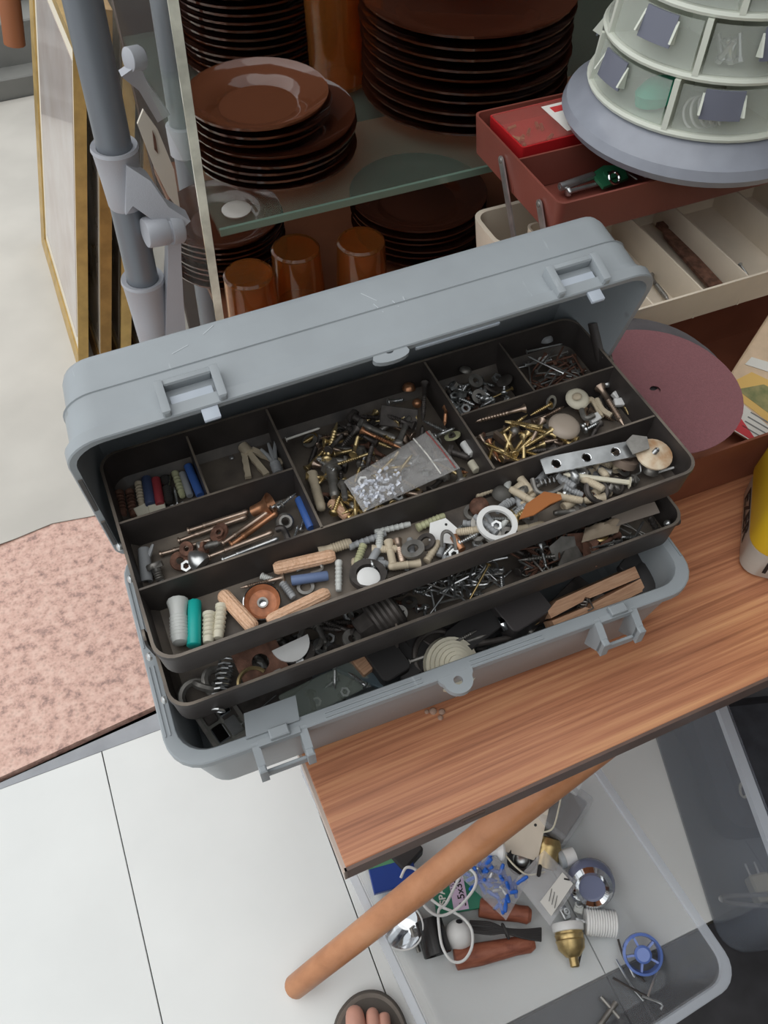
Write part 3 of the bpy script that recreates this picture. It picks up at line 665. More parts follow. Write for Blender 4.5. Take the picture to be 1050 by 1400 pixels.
pkp('packet_print', MB().prism([(0.0, 0.002), (0.075, 0.001), (0.0, 0.036)], 0.0004, 0.0008), mat('packet_red', rgb(196, 40, 50), 0.45))
text('yc', 0.020, M_card, pk, PKI @ Matrix.Translation((0.012, 0.010, 0.001)) @ Matrix.Rotation(-0.35, 4, 'Z'))
pkp('packet_print', MB().prism([(0.0, 0.040), (0.15, 0.020), (0.15, 0.085), (0.02, 0.074)], 0, 0.0005), mat('packet_yellow', rgb(216, 176, 96), 0.5))
pkp('packet_print', MB().prism([(0.016, 0.046), (0.15, 0.03), (0.15, 0.074), (0.04, 0.068)], 0.0005, 0.0009), mat('packet_olive', rgb(150, 142, 92), 0.5, col2=rgb(110, 116, 70), vscale=90))
pkp('packet_print', MB().prism([(0.008, 0.078), (0.07, 0.092), (0.068, 0.104), (0.010, 0.090)], 0.0005, 0.001), mat('packet_white', rgb(214, 212, 204), 0.5))
for i in range(4):
    pkp('packet_text', MB().box(0.045, 0.10, 0.010+0.0065*i, 0.0115+0.0065*i, 0.0004, 0.0008), mat('grey_print', rgb(120, 120, 118), 0.6))
text('B A', 0.012, M_ink, pk, PKI @ Matrix.Translation((0.045, 0.118, 0.0005)))

# ================================================================== ROUND DRAWER ORGANISER
OC = Vector((0.705, 0.757, 0.848))
og = thing('drawer_carousel', 'round tiered small-parts organiser with clear drawers on the tackle box', 'organiser', OC)
M_lav = mat('lavender_grey', rgb(140, 144, 154), 0.3, var=0.05, coat=0.2)
M_lavd = mat('lavender_handle', rgb(108, 111, 124), 0.32)
M_milk = mat('milky_frame', rgb(206, 210, 198), 0.4)
M_draw = alpha_mat('milky_drawer', rgb(206, 212, 204), 0.24, 0.25)
dish = MB().lathe([(0.05, 0.0), (0.132, 0.0), (0.146, 0.003), (0.151, 0.012), (0.147, 0.022), (0.139, 0.026), (0.130, 0.034), (0.124, 0.041), (0.118, 0.043), (0.05, 0.043)], 64)
part('turntable_base', dish, M_lav, og)
def ang_of(px, py, z):
    p = P(px, py, z)-OC; return math.atan2(p.y, p.x)
tiers = [(0.045, 0.054, 0.124, 0.120, ang_of(908, 158, 0.918)), (0.101, 0.055, 0.117, 0.112, ang_of(950, 95, 0.968)), (0.158, 0.062, 0.108, 0.102, ang_of(1036, 40, 1.03))]
def arc_panel(R0, R1, z0, z1, a0, a1, th, n=7):
    ls = []
    for k in range(n+1):
        a = a0+(a1-a0)*k/n; c_, s_ = cos(a), sin(a)
        ls.append([(R0*c_, R0*s_, z0), (R1*c_, R1*s_, z1), ((R1-th)*c_, (R1-th)*s_, z1), ((R0-th)*c_, (R0-th)*s_, z0)])
    return MB().loops(ls)
ND = 6
for ti, (z0, hh, R0, R1, a0) in enumerate(tiers):
    part('tier_ring', MB().lathe([(0.03, z0-0.002), (R0+0.003, z0-0.002), (R0+0.004, z0+0.001), (R0+0.002, z0+0.004), (0.03, z0+0.004)], 48), M_milk, og)
    part('tier_core', MB().lathe([(0.032, z0+0.004), (0.03, z0+hh-0.002)], 20), M_milk, og)
    for k in range(ND):
        a = a0+k*2*pi/ND
        part('rib', MB().loops([[(R0-0.085, -0.0016, z0+0.004), (R0+0.003, -0.003, z0+0.003), (R0+0.003, 0.003, z0+0.003), (R0-0.085, 0.0016, z0+0.004)],
                                [(R1-0.085, -0.0016, z0+hh-0.002), (R1+0.003, -0.003, z0+hh-0.001), (R1+0.003, 0.003, z0+hh-0.001), (R1-0.085, 0.0016, z0+hh-0.002)]]).xf(Matrix.Rotation(a, 4, 'Z')), M_milk, og)
        d = part('drawer', arc_panel(R0-0.001, R1-0.001, z0+0.005, z0+hh-0.005, a+0.05, a+2*pi/ND-0.05, 0.0018), M_draw, og)
        am = a+pi/ND+(0.10 if ti == 1 else -0.12 if ti == 0 else 0.08)
        hd = arc_panel(R0+0.006, R1+0.004, z0+hh*0.42, z0+hh*0.93, am-0.16, am+0.16, 0.002, 4)
        part('handle', hd, M_lavd, d)
        for sg in (-1, 1):
            aw = am+sg*0.168
            part('handle_wing', MB().prism([(R0-0.001, 0.0), (R0+0.010, 0.004), (R0-0.001, 0.022)], -0.0012, 0.0012).xf(Matrix.Rotation(aw, 4, 'Z') @ Matrix.Translation((0, 0, z0+hh*0.45)) @ Matrix.Rotation(pi/2, 4, 'X')), M_milk, d)
ZT = tiers[-1][0]+tiers[-1][1]
part('top_cap', MB().lathe([(0.03, ZT-0.002), (0.106, ZT-0.002), (0.108, ZT+0.004), (0.09, ZT+0.012), (0.02, ZT+0.02)], 48), M_lav, og)
# contents seen through the drawers
def in_drawer(ti, ang, r, z): 
    return OC+Vector((r*cos(ang), r*sin(ang), z))
q = P(872, 150, 0.905)-OC; ga = math.atan2(q.y, q.x)
gp = MB()
for k in range(1): gp.lathe([(0.004, -0.018), (0.017, -0.014), (0.021, 0.0), (0.016, 0.010), (0.005, 0.014)], 14)
solo('green_part', gp.fn(lambda x, y, z: (x*1.25+0.004*sin(z*180), y*(0.85+6*z), z*0.9)), mat('teal_green', rgb(40, 170, 140), 0.45), 'teal green plastic part inside a bottom carousel drawer', 'plastic part', None, Matrix.Translation(in_drawer(0, ga, 0.092, 0.066)))
for k in range(6):
    aa = ang_of(985+k*9, 100, 0.97)
    p = in_drawer(1, aa, 0.098, 0.112)
    solo('bolt', MB().lathe([(0.0045, 0), (0.0045, 0.004), (0.0028, 0.0041), (0.0028, 0.026), (0.001, 0.027)], 8), M_steel, 'shiny bolt inside the middle carousel drawer', 'bolt', 'bolts in the carousel drawer', axisM(p, p+Vector((random.uniform(-.02, .02), random.uniform(-.01, .02), 0.02))))
for k in range(5):
    aa = ang_of(955+k*8, 150, 0.92)
    p = in_drawer(0, aa, 0.10, 0.058+0.002*k)
    solo('cable_coil', MB().torus(0.016, 0.0014, 0, 20, 6), M_white, 'thin pale wire coil inside a bottom carousel drawer', 'wire', 'wire coils in the carousel drawer', flatM(p, 0, 0.9, 0.2*k))

# ================================================================== SANDING DISCS
M_sand = mat('maroon_abrasive', rgb(132, 88, 92), 0.85, var=0.07, vscale=500, bump=0.4, bscale=1500)
M_sback = mat('abrasive_back', rgb(84, 80, 82), 0.75, var=0.1, vscale=60)
def disc(R=0.0885, r=0.0055, t=0.0010, curl=0.0):
    mb = MB().ring([circ(r, 0, 48), circ(R*0.5, 0, 48), circ(R, 0, 48), circ(R, t, 48), circ(R*0.5, t, 48), circ(r, t, 48)])
    if curl: mb.fn(lambda x, y, z: (x, y, z+curl*max(0, (x*0.35+y*0.94)/R)**2))
    return mb
for k, (dx, dy, dz, m, lb) in enumerate(((0.006, 0.034, -0.0088, M_sback, 'dark backed sanding disc at the bottom of the tucked pile'), (0.005, 0.024, -0.0060, M_sback, 'dark sanding disc second from the bottom of the pile'),
                                    (0.002, 0.007, -0.0030, M_sand, 'maroon sanding disc just under the top one'), (0, 0, 0, M_sand, 'maroon sanding disc with centre hole topmost beside the trays'))):
    solo('sanding_disc', disc(), m, lb, 'sanding disc', 'sanding discs tucked beside the trays', Matrix.Translation((0.499+dx, 0.471+dy, 0.7450+dz)))

# ================================================================== YELLOW AND WHITE TUB
tu = thing('filler_tub', 'white plastic tub with yellow panel at the right edge of the table', 'tub', (0.568, 0.330, TZ), radians(-40))
M_tubw = mat('tub_white', rgb(196, 194, 186), 0.4, var=0.05)
M_tuby = mat('tub_yellow', rgb(240, 204, 44), 0.35)
part('tub_base', shell([(0.005, 0, 0.5), (0.001, 0.005, 0.5), (0.0, 0.044, 0.3), (0.004, 0.046, 0.5)], 0.02, 0, 0.16, -0.005, 0.13, 6), M_tubw, tu)
part('yellow_body', shell([(0.004, 0.043, 0.5), (-0.001, 0.045, 0.2), (-0.003, 0.050, 0.2), (0.002, 0.135, 0.2), (0.010, 0.142, 0.5)], 0.024, 0, 0.16, -0.005, 0.13, 6), M_tuby, tu, 'bright yellow upper body')
part('grip_panel', MB().box(0.03, 0.13, -0.0078, -0.004, 0.062, 0.125, 0.004), mat('tub_yellow_light', rgb(246, 216, 74), 0.3), tu)
text('R', 0.028, M_ink, tu, Matrix.Translation((0.030, -0.0052, 0.023)) @ Matrix.Rotation(pi/2, 4, 'X'), bold=0.0006)
text('EZER', 0.030, M_ink, tu, Matrix.Translation((-0.0004, 0.064, 0.024)) @ Matrix.Rotation(-pi/2, 4, 'Z') @ Matrix.Rotation(pi/2, 4, 'X'), bold=0.0006)

# ================================================================== CLEAR TOTES UNDER THE TABLE
M_tote = alpha_mat('clear_tote', rgb(206, 211, 216), 0.13, 0.12)
M_toterim = alpha_mat('clear_tote_rim', rgb(206, 212, 220), 0.42, 0.15)
def tote(name, label, loc, rz, W_, D_, H_, inset, rim=0.012, r=0.035, wallm=None):
    o = thing(name, label, 'storage box', loc, rz)
    w = 0.0022
    part('tub', shell([(inset+w, w+0.002, 0.5), (rim+w, H_-0.016, 0.5), (rim+w, H_-0.002, 0.5), (rim, H_-0.002, 0.5), (rim, H_-0.016, 0.5), (inset, 0.004, 0.5), (inset+0.006, 0.0005, 0.5)], r, 0, W_, 0, D_, 6), wallm or M_tote, o)
    part('rim', MB().ring([rrect(rim, W_-rim, rim, D_-rim, r-rim*0.5, H_-0.004, 6), rrect(0.001, W_-0.001, 0.001, D_-0.001, r, H_-0.004, 6), rrect(0, W_, 0, D_, r, H_-0.012, 6), rrect(0.0, W_, 0.0, D_, r, H_, 6), rrect(rim-0.002, W_-rim+0.002, rim-0.002, D_-rim+0.002, r-rim*0.4, H_, 6)]), M_toterim, o)
    return o
t1_ = tote('storage_box', 'clear plastic storage box of lamp parts under the table', (0.097, -0.045, 0.001), radians(4.5), 0.392, 0.53, 0.152, 0.036)
part('handle_lip', MB().box(0.13, 0.27, -0.012, 0.002, 0.136, 0.150, bev=0.002), M_toterim, t1_)
t2_ = tote('storage_box', 'tall clear storage box at the right edge with cable inside', (0.512, 0.005, 0.001), radians(-16.5), 0.42, 0.50, 0.315, 0.022, 0.014, 0.05, alpha_mat('clear_tote_smoky', rgb(120, 126, 136), 0.40, 0.15))

TZ1 = 0.0055
def tq(px, py, z=0.0): return P(px, py, TZ1+z)
def tsolo(name, mb, m, label, cat, M=None): return solo(name, mb, m, label, cat, None, M)
# black cylinder
a, b = tq(585, 1256, .026), tq(599, 1306, .022); L_ = (b-a).length
tsolo('black_tube', MB().lathe([(0.017, 0), (0.0195, 0.001), (0.0205, L_-0.001), (0.019, L_), (0.018, L_-0.02), (0.004, L_-0.022)], 24), mat('gloss_black', rgb(30, 29, 30), 0.25), 'glossy black tube lying beside the white knob', 'tube', axisM(a, b))
# cream globe with hole
gl = thing('cream_ball', 'cream ball knob with dark hole beside the white cord', 'knob', tq(628, 1278, .020))
part('ball', MB().lathe([(0.001, -0.020)]+[(0.021*cos(t), 0.021*sin(t)) for t in [(-1.3+0.26*k) for k in range(11)]]+[(0.001, 0.0209)], 24), M_white, gl)
part('hole', MB().lathe([(0.0046, 0), (0.0046, 0.001)], 14).xf(Matrix.Rotation(-0.75, 4, 'X') @ Matrix.Rotation(0.25, 4, 'Y') @ Matrix.Translation((0, 0, 0.0205))), M_ink, gl)
# chrome reflector bowl with white rim
rf = thing('reflector_cup', 'shiny chrome reflector cup with white rim under the table leg', 'reflector', tq(556, 1254, .004))
RM = Matrix.Rotation(-0.5, 4, 'Y') @ Matrix.Rotation(0.35, 4, 'X')
part('cup', MB().lathe([(0.006, 0.0), (0.018, 0.002), (0.028, 0.014), (0.033, 0.034), (0.0322, 0.034), (0.027, 0.015), (0.017, 0.0035), (0.006, 0.002)], 32).xf(RM), M_chrome, rf)
part('rim_ring', MB().torus(0.0335, 0.0013, 0.034, 32, 6).xf(RM), M_white, rf)
a, b = tq(562, 1268, .006), tq(573, 1302, .004)
tsolo('steel_pin', MB().tube([a, b], 0.003, 8), M_dull, 'short dull steel pin beside the black tube', 'pin')
# white cord
pts = [(548, 1200, .075), (556, 1186, .082), (571, 1192, .080), (572, 1215, .075), (580, 1238, .070), (600, 1252, .062), (625, 1242, .060), (648, 1215, .062), (650, 1196, .062), (636, 1186, .058), (628, 1200, .05), (610, 1235, .05), (600, 1244, .052), (600, 1265, .05), (605, 1295, .046), (618, 1314, .044), (634, 1313, .044), (645, 1295, .046), (645, 1272, .05), (634, 1256, .052), (618, 1246, .052), (604, 1240, .05), (590, 1230, .045)]
def smooth_path(ps, n=5):
    ps = [Vector(p) for p in ps]; out = []
    for i in range(len(ps)-1):
        p0, p1, p2, p3 = ps[max(i-1, 0)], ps[i], ps[i+1], ps[min(i+2, len(ps)-1)]
        for k in range(n):
            t = k/n
            out.append(0.5*((2*p1)+(p2-p0)*t+(2*p0-5*p1+4*p2-p3)*t*t+(3*p1-p0-3*p2+p3)*t**3))
    out.append(ps[-1]); return out
tsolo('electric_cord', MB().tube(smooth_path([tq(*p) for p in pts]), 0.0021, 8), M_white, 'thin white electric flex looped over the lamp parts', 'flex')
# green packet with lilac price label
def card(corners, t):
    """thin slab frame from pixel corners bl, br, tl: returns matrix, w, h"""
    a, b, d = corners; ex = b-a; w = ex.length; ey = d-a; ey = ey-ex*(ey.dot(ex)/ex.length_squared); h = ey.length
    M = Matrix((ex.normalized(), ey.normalized(), ex.cross(ey).normalized())).transposed().to_4x4(); M.translation = a
    return M, w, h
M_, w, h = card((tq(598, 1252, .022), tq(662, 1241, .022), tq(590, 1196, .030)), .02)
gb = thing('screw_packet', 'green carton with lilac size label reading 3,5x30', 'carton'); gb.matrix_local = M_
M_greenc = mat('green_card', rgb(24, 112, 84), 0.45)
part('carton', MB().box(0, w, 0, h, -0.018, 0, bev=0.001), M_greenc, gb)
part('size_label', MB().box(w*0.36, w*0.68, 0.002, h*1.02, 0.0002, 0.0008), mat('lilac_label', rgb(206, 182, 206), 0.6), gb, 'lilac label')
text('3,5x30', 0.0145, M_ink, gb, Matrix.Translation((w*0.56, h*0.46, 0.001)) @ Matrix.Rotation(pi/2+0.05, 4, 'Z'), 0.0001, bold=0.0003)
text('15', 0.009, M_ink, gb, Matrix.Translation((w*0.42, h*0.62, 0.001)) @ Matrix.Rotation(pi/2, 4, 'Z'), 0.0001)
text('SPA', 0.014, M_card, gb, Matrix.Translation((w*0.17, h*0.44, 0.0004)) @ Matrix.Rotation(pi/2, 4, 'Z'), 0.0001, bold=0.0003)
# blue and green carton below the table corner
M_, w, h = card((tq(512, 1222, .04), tq(572, 1205, .04), tq(500, 1182, .045)), .02)
bb = thing('blue_carton', 'blue carton with green edge under the table corner', 'carton'); bb.matrix_local = M_
part('carton', MB().box(0, w, 0, h, -0.022, 0, bev=0.001), mat('blue_card', rgb(30, 66, 150), 0.45), bb)
part('green_edge', MB().box(0, w, h-0.008, h+0.001, -0.021, 0.0008), mat('green_card2', rgb(90, 150, 110), 0.5), bb)
tsolo('black_adapter', MB().box(-0.022, 0.022, -0.016, 0.016, 0, 0.03, 0.004, 0.003), M_rubber, 'small black box tucked under the table edge behind the blue carton', 'adapter', flatM(tq(555, 1172, .02), 0.4))
# bag of blue wall plugs
M_bag = alpha_mat('clear_bag', rgb(222, 222, 224), 0.27, 0.12, bump=0.5, bscale=120)
def bag(name, quad, z, label, cat, th=0.010, m=None, puff=0.5):
    """pillow of clear film spanned by four corners"""
    q = [tq(*p) if len(p) == 3 else p for p in quad]; n = 10; mb = MB()
    for s_ in (1, -1):
        b0 = len(mb.v)
        for i in range(n+1):
            for j in range(n+1):
                u, v = i/n, j/n
                p = q[0]*(1-u)*(1-v)+q[1]*u*(1-v)+q[2]*u*v+q[3]*(1-u)*v
                e = (16*u*(1-u)*v*(1-v))**puff
                p = p+Vector((0, 0, s_*th/2*e+0.0012*sin(i*1.7+j*2.3)*e+s_*0.00015))
                mb.v.append(tuple(p))
        for i in range(n):
            for j in range(n):
                a = b0+i*(n+1)+j; mb.f.append((a, a+1, a+n+2, a+n+1))
    o = thing(name, label, cat, q[0]); part('film', mb.xf(Matrix.Translation(-q[0])), m or M_bag, o)
    return o, q
bo, q = bag('plug_bag', ((622, 1192, .05), (668, 1166, .055), (722, 1204, .05), (692, 1258, .04)), 0, 'clear zip bag of bright blue wall plugs', 'bag', 0.022)
plug_s = MB().lathe([(0.0022, 0), (0.003, 0.001), (0.0026, 0.008), (0.0032, 0.012), (0.0024, 0.019), (0.001, 0.020)], 7).mesh('blue_plug')
M_bluep = mat('bright_blue', rgb(44, 104, 200), 0.4)
for k in range(60):
    u, v = random.uniform(.2, .8), random.uniform(.15, .85)
    p = q[0]*(1-u)*(1-v)+q[1]*u*(1-v)+q[2]*u*v+q[3]*(1-u)*v+Vector((0, 0, random.uniform(-.006, .005)))-q[0]
    part('blue_plug', plug_s, M_bluep if k % 6 else M_steel, bo, None, Matrix.Translation(p) @ Euler((random.uniform(0, 3), random.uniform(0, 3), random.uniform(0, 6))).to_matrix().to_4x4())
# hang-sell pack with white label
bo, q = bag('hang_pack', ((704, 1204, .055), (744, 1162, .06), (790, 1208, .055), (752, 1266, .05)), 0, 'clear hang-hole pack with white printed label', 'pack', 0.012)
def qp(u, v, dz=0): return q[0]*(1-u)*(1-v)+q[1]*u*(1-v)+q[2]*u*v+q[3]*(1-u)*v+Vector((0, 0, dz))-q[0]
lab = [qp(.38, .62, .0066), qp(.95, .62, .0066), qp(.95, .95, .003), qp(.38, .95, .003)]
lab = [qp(.12, .60, .0075), qp(.90, .60, .0075), qp(.90, .92, .0055), qp(.12, .92, .0055)]
part('label', MB().loops([[tuple(x) for x in lab], [tuple(x+Vector((0, 0, .0005))) for x in lab]]), M_card, bo, 'white printed label')
eu = qp(.86, .76, .0082)
part('label_print', MB().box(-0.004, 0.004, -0.0012, 0.0012, 0, 0.0003), M_ink, bo, None, Matrix.Translation(eu) @ Matrix.Rotation(-0.6, 4, 'Z'))
for k in range(3):
    part('label_print', MB().box(-0.009, 0.009, -0.0006, 0.0006, 0, 0.0003), mat('grey_print', rgb(120, 120, 118), 0.6), bo, None, Matrix.Translation(qp(.38, .68+.08*k, .0084-.0006*k)) @ Matrix.Rotation(0.85, 4, 'Z'))
part('hang_hole', MB().box(-0.009, 0.009, -0.003, 0.003, 0, 0.0005, 0.0029), M_ink, bo, None, Matrix.Translation(qp(.55, .22, .0072)) @ Matrix.Rotation(0.9, 4, 'Z'))
# sockets and lamp holders
so = thing('lamp_socket', 'black ring lamp socket with steel thread behind the hang pack', 'socket', tq(712, 1178, .02))
part('shell', MB().ring([circ(0.014, 0, 24), circ(0.021, 0, 24), circ(0.023, 0.016, 24), circ(0.020, 0.022, 24), circ(0.014, 0.018, 24)]), M_rubber, so)
part('thread', MB().lathe([(0.010, 0.0)]+[(0.0095+0.0015*(k % 2), 0.003*k) for k in range(1, 7)]+[(0.006, 0.02)], 16), M_steel, so)
hb = thing('brass_holder', 'brass ribbed lamp holder beside the black transformer', 'lamp holder', tq(748, 1166, .03))
HM = Matrix.Rotation(0.9, 4, 'Z') @ Matrix.Rotation(1.2, 4, 'Y')
part('barrel', MB().lathe([(0.014, -0.022), (0.019, -0.02)]+[(0.0185+0.0012*(k % 2), -0.018+0.004*k) for k in range(9)]+[(0.015, 0.022), (0.008, 0.022)], 20).xf(HM), M_brass, hb)
a, b = tq(770, 1174, .03), tq(792, 1166, .03)
wc = thing('bottle_top', 'white plastic screw cap with clear collar beside the brass holder', 'cap', a)
part('cap', MB().lathe([(0.012, 0), (0.0135, 0.001), (0.0125, 0.018), (0.010, 0.019)], 18).xf(Matrix.Translation(-a) @ axisM(a, b)), M_white, wc)
part('collar', MB().lathe([(0.0125, -0.008), (0.0138, -0.007), (0.0138, 0.0)], 18).xf(Matrix.Translation(-a) @ axisM(a, b)), mat('grey_clear', rgb(170, 176, 180), 0.2), wc)
cc = thing('chrome_spotlight', 'chrome ringed spotlight with blue-grey body in the box', 'spotlight', tq(808, 1208, .036))
CM = axisM((0, 0, 0), Vector((-0.35, -0.45, 0.80))) @ Matrix.Scale(1.15, 4)
part('body', MB().lathe([(0.008, -0.034), (0.022, -0.026), (0.030, -0.008), (0.030, 0.004), (0.026, 0.012)], 28).xf(CM), mat('blue_grey_body', rgb(110, 116, 142), 0.25, coat=0.3), cc)
part('ring', MB().ring([circ(0.016, 0.010, 28), circ(0.0245, 0.008, 28), circ(0.026, 0.014, 28), circ(0.021, 0.020, 28), circ(0.0165, 0.016, 28)]).xf(CM), M_chrome, cc)
part('lens', MB().lathe([(0.017, 0.009), (0.012, 0.007), (0.004, 0.006)], 24).xf(CM), mat('lens_grey', rgb(170, 168, 160), 0.12, metal=0.6), cc)
a, b = tq(800, 1260, .020), tq(843, 1263, .020); L_ = (b-a).length
tsolo('ribbed_sleeve', MB().lathe([(0.006, 0), (0.0175, 0.0)]+[(0.0175+0.0016*(k % 2), 0.001+(L_-0.002)*k/24) for k in range(25)]+[(0.012, L_)], 22), M_white, 'white ribbed plastic sleeve lying right of the brass bayonet', 'sleeve', axisM(a, b))
tsolo('steel_bolt', MB().lathe([(0.005, -0.014), (0.005, -0.010), (0.003, -0.010), (0.003, 0.0)], 8), M_steel, 'short steel bolt stuck in the white sleeve end', 'bolt', axisM(a, b))
a, b = tq(775, 1262, .018), tq(784, 1310, .016)
lh = thing('brass_bayonet', 'brass stepped lamp holder with white ring lying in the box', 'lamp holder', a); LM = Matrix.Translation(-a) @ axisM(a, b) @ Matrix.Scale(1.22, 4)
part('ring', MB().lathe([(0.010, 0), (0.0185, 0.0), (0.0195, 0.002), (0.0185, 0.009), (0.015, 0.010)], 24).xf(LM), M_white, lh)
part('barrel', MB().lathe([(0.0165, 0.009), (0.0165, 0.012), (0.0175, 0.013), (0.0165, 0.015), (0.0165, 0.018), (0.0175, 0.019), (0.0165, 0.021), (0.0155, 0.028), (0.010, 0.034), (0.0085, 0.036), (0.0055, 0.037), (0.0055, 0.046), (0.004, 0.047)], 24).xf(LM), M_brass, lh)
kw = thing('valve_wheel', 'translucent blue spoked valve wheel in the right of the box', 'wheel', tq(878, 1304, .022))
KM = axisM((0, 0, 0), Vector((-0.25, -0.2, 1)))
M_kb = mat('clear_blue', rgb(96, 122, 190), 0.25, coat=0.3)
part('rim', MB().ring([circ(0.022, -0.004, 28), circ(0.0275, -0.003, 28), circ(0.0275, 0.008, 28), circ(0.024, 0.010, 28)]).xf(KM), M_kb, kw)
part('hub', MB().lathe([(0.011, -0.004), (0.012, 0.010), (0.009, 0.013), (0.003, 0.013)], 20).xf(KM), M_kb, kw)
for k in range(5): part('spoke', MB().box(0.010, 0.023, -0.0015, 0.0015, -0.003, 0.007).xf(KM @ Matrix.Rotation(k*2*pi/5, 4, 'Z')), M_kb, kw)
for (x1, y1, x2, y2, r1, lb) in ((655, 1240, 726, 1252, .014, 'reddish wooden file handle under the blue plug bag'), (622, 1312, 730, 1288, .0145, 'reddish wooden handle with cut end in front of the black cord')):
    a, b = tq(x1, y1, .015), tq(x2, y2, .015); L_ = (b-a).length
    mb = MB().lathe([(r1*0.8, 0), (r1, 0.001), (r1*1.05, L_*0.3), (r1*0.85, L_*0.75), (r1*0.9, L_*0.93), (r1*0.6, L_)], 16).xf(Matrix.Rotation(pi/2, 4, 'Y'))
    tsolo('file_grip', mb, M_redwood, lb, 'handle', axisM(a, b) @ Matrix.Rotation(-pi/2, 4, 'Y'))
cb = thing('cord_bundle', 'black electric cord folded in a bundle across the box', 'cord', tq(690, 1270, .03))
for k in range(7):
    o_ = (k-3)*0.0034
    pts = [tq(642, 1260+k*2.2, .028+.002*(k % 3)), tq(670, 1262+k*2.4, .034), tq(690, 1270+k*0.8, .036), tq(715, 1272+k*1.6, .034), tq(740, 1270+k*2.6, .030)]
    part('strand', MB().tube([p-tq(690, 1270, .03) for p in smooth_path(pts, 4)], 0.0022, 7), M_rubber, cb)
part('tie', MB().torus(0.010, 0.002, 0, 18, 6, 0.55).xf(Matrix.Translation(tq(691, 1273, .034)-tq(690, 1270, .03)) @ Matrix.Rotation(pi/2, 4, 'Y')), M_rubber, cb)
M_, w, h = card((tq(676, 1160, .04), tq(735, 1178, .04), tq(715, 1075, .075)), .003)
bp = thing('beige_plate', 'flat beige plate with a small hole leaning in the box', 'plate'); bp.matrix_local = M_
part('plate_body', MB().box(0, w, 0, h, -0.003, 0, bev=0.0006), M_tan, bp)
part('hole', MB().lathe([(0.0022, 0.0002), (0.0022, 0.0006)], 12).xf(Matrix.Translation((w*0.78, h*0.5, 0))), M_ink, bp)
tr = thing('transformer', 'black boxy transformer wrapped in clear film at the back of the box', 'transformer', tq(762, 1118, .012), 0.5)
part('housing', MB().box(-0.034, 0.034, -0.026, 0.028, 0, 0.045, 0.004, 0.003), M_rubber, tr)
part('label', MB().box(-0.022, 0.014, -0.0265, -0.0262, 0.008, 0.034), mat('dark_label', rgb(60, 52, 52), 0.5), tr)
part('film', MB().box(-0.040, 0.044, -0.032, 0.036, -0.001, 0.052, 0.008, 0.006), M_bag, tr)
tsolo('terminal_block', MB().box(-0.012, 0.012, -0.008, 0.008, 0, 0.014, 0.001, 0.001), M_white, 'white terminal block beside the black transformer', 'terminal', flatM(tq(785, 1078, .05), 0.6))
tsolo('pale_wire', MB().tube(smooth_path([tq(769, 1078, .075), tq(764, 1105, .078), tq(756, 1132, .072), tq(742, 1138, .066)]), 0.0014, 6), M_ivory, 'ivory wire lying over the black transformer', 'wire')
tsolo('pale_wire', MB().tube(smooth_path([tq(690, 1168, .06), tq(705, 1185, .06), tq(722, 1196, .058), tq(745, 1192, .058)]), 0.0014, 6), M_ivory, 'ivory wire running over the black ring socket', 'wire')
a, b = tq(662, 1162, .06), tq(694, 1166, .055)
tsolo('cable_gland', MB().lathe([(0.006, 0), (0.0075, 0.001), (0.0065, 0.018), (0.007, 0.02), (0.0125, 0.026), (0.012, 0.029), (0.005, 0.029)], 16), M_white, 'white flared plastic stem under the table leg', 'plastic part', axisM(a, b))
for i, ps in enumerate((((842, 1312), (862, 1346), (880, 1368)), ((838, 1337), (865, 1352), (886, 1363)), ((900, 1320), (892, 1345), (886, 1362)), ((845, 1284), (856, 1316), (882, 1342)), ((878, 1362), (904, 1372), (903, 1380)), ((860, 1320), (866, 1333), (868, 1335)))):
    tsolo('wire_hook', MB().tube(smooth_path([tq(x, y, .006+.004*(i % 3)) for x, y in ps], 3), 0.0018, 6), (M_steel, M_dark, M_steel, M_dark, M_steel, M_steel)[i],
          ('bent steel hook crossing at the front of the storage box', 'dark iron rod low among the hooks in the storage box', 'straight steel pin pointing up among the hooks', 'dark rod nearest the blue wheel', 'small steel hook with bent end at the box front', 'short steel stub amid the hooks')[i], 'hook')
a, b = tq(797, 1292, .004), tq(790, 1322, .004)
tsolo('iron_nail', MB().tube([a, b], 0.0016, 6), M_dark, 'dark nail lying below the white ribbed sleeve', 'nail')
mt = thing('metal_tap_part', 'blurred steel valve stem at the front of the storage box', 'valve', tq(835, 1382, .01))
part('stem', MB().tube([(-0.03, -0.012, 0), (0.012, 0.006, 0.002)], 0.004, 10), M_dull, mt)
part('cross', MB().tube([(-0.004, 0.02, 0.002), (0.006, -0.012, 0.002)], 0.003, 8), M_dull, mt)
for (x, y, r_, mm, lb) in ((770, 1250, .010, M_steel, 'small steel clip part behind the brass bayonet'), (757, 1236, .012, M_dull, 'dull metal terminal behind the hang pack'), (793, 1240, .011, M_clearplug, 'milky plastic fitting beside the chrome spotlight')):
    tsolo('metal_clip', MB().box(-r_, r_, -r_*.6, r_*.6, 0, r_*.8, r_*.2, r_*.12).ring([circ(r_*.3, r_*.8, 12), circ(r_*.5, r_*.8, 12), circ(r_*.5, r_*1.3, 12), circ(r_*.3, r_*1.3, 12)]), mm, lb, 'clip', flatM(tq(x, y, .01), x*0.1, 0.3))
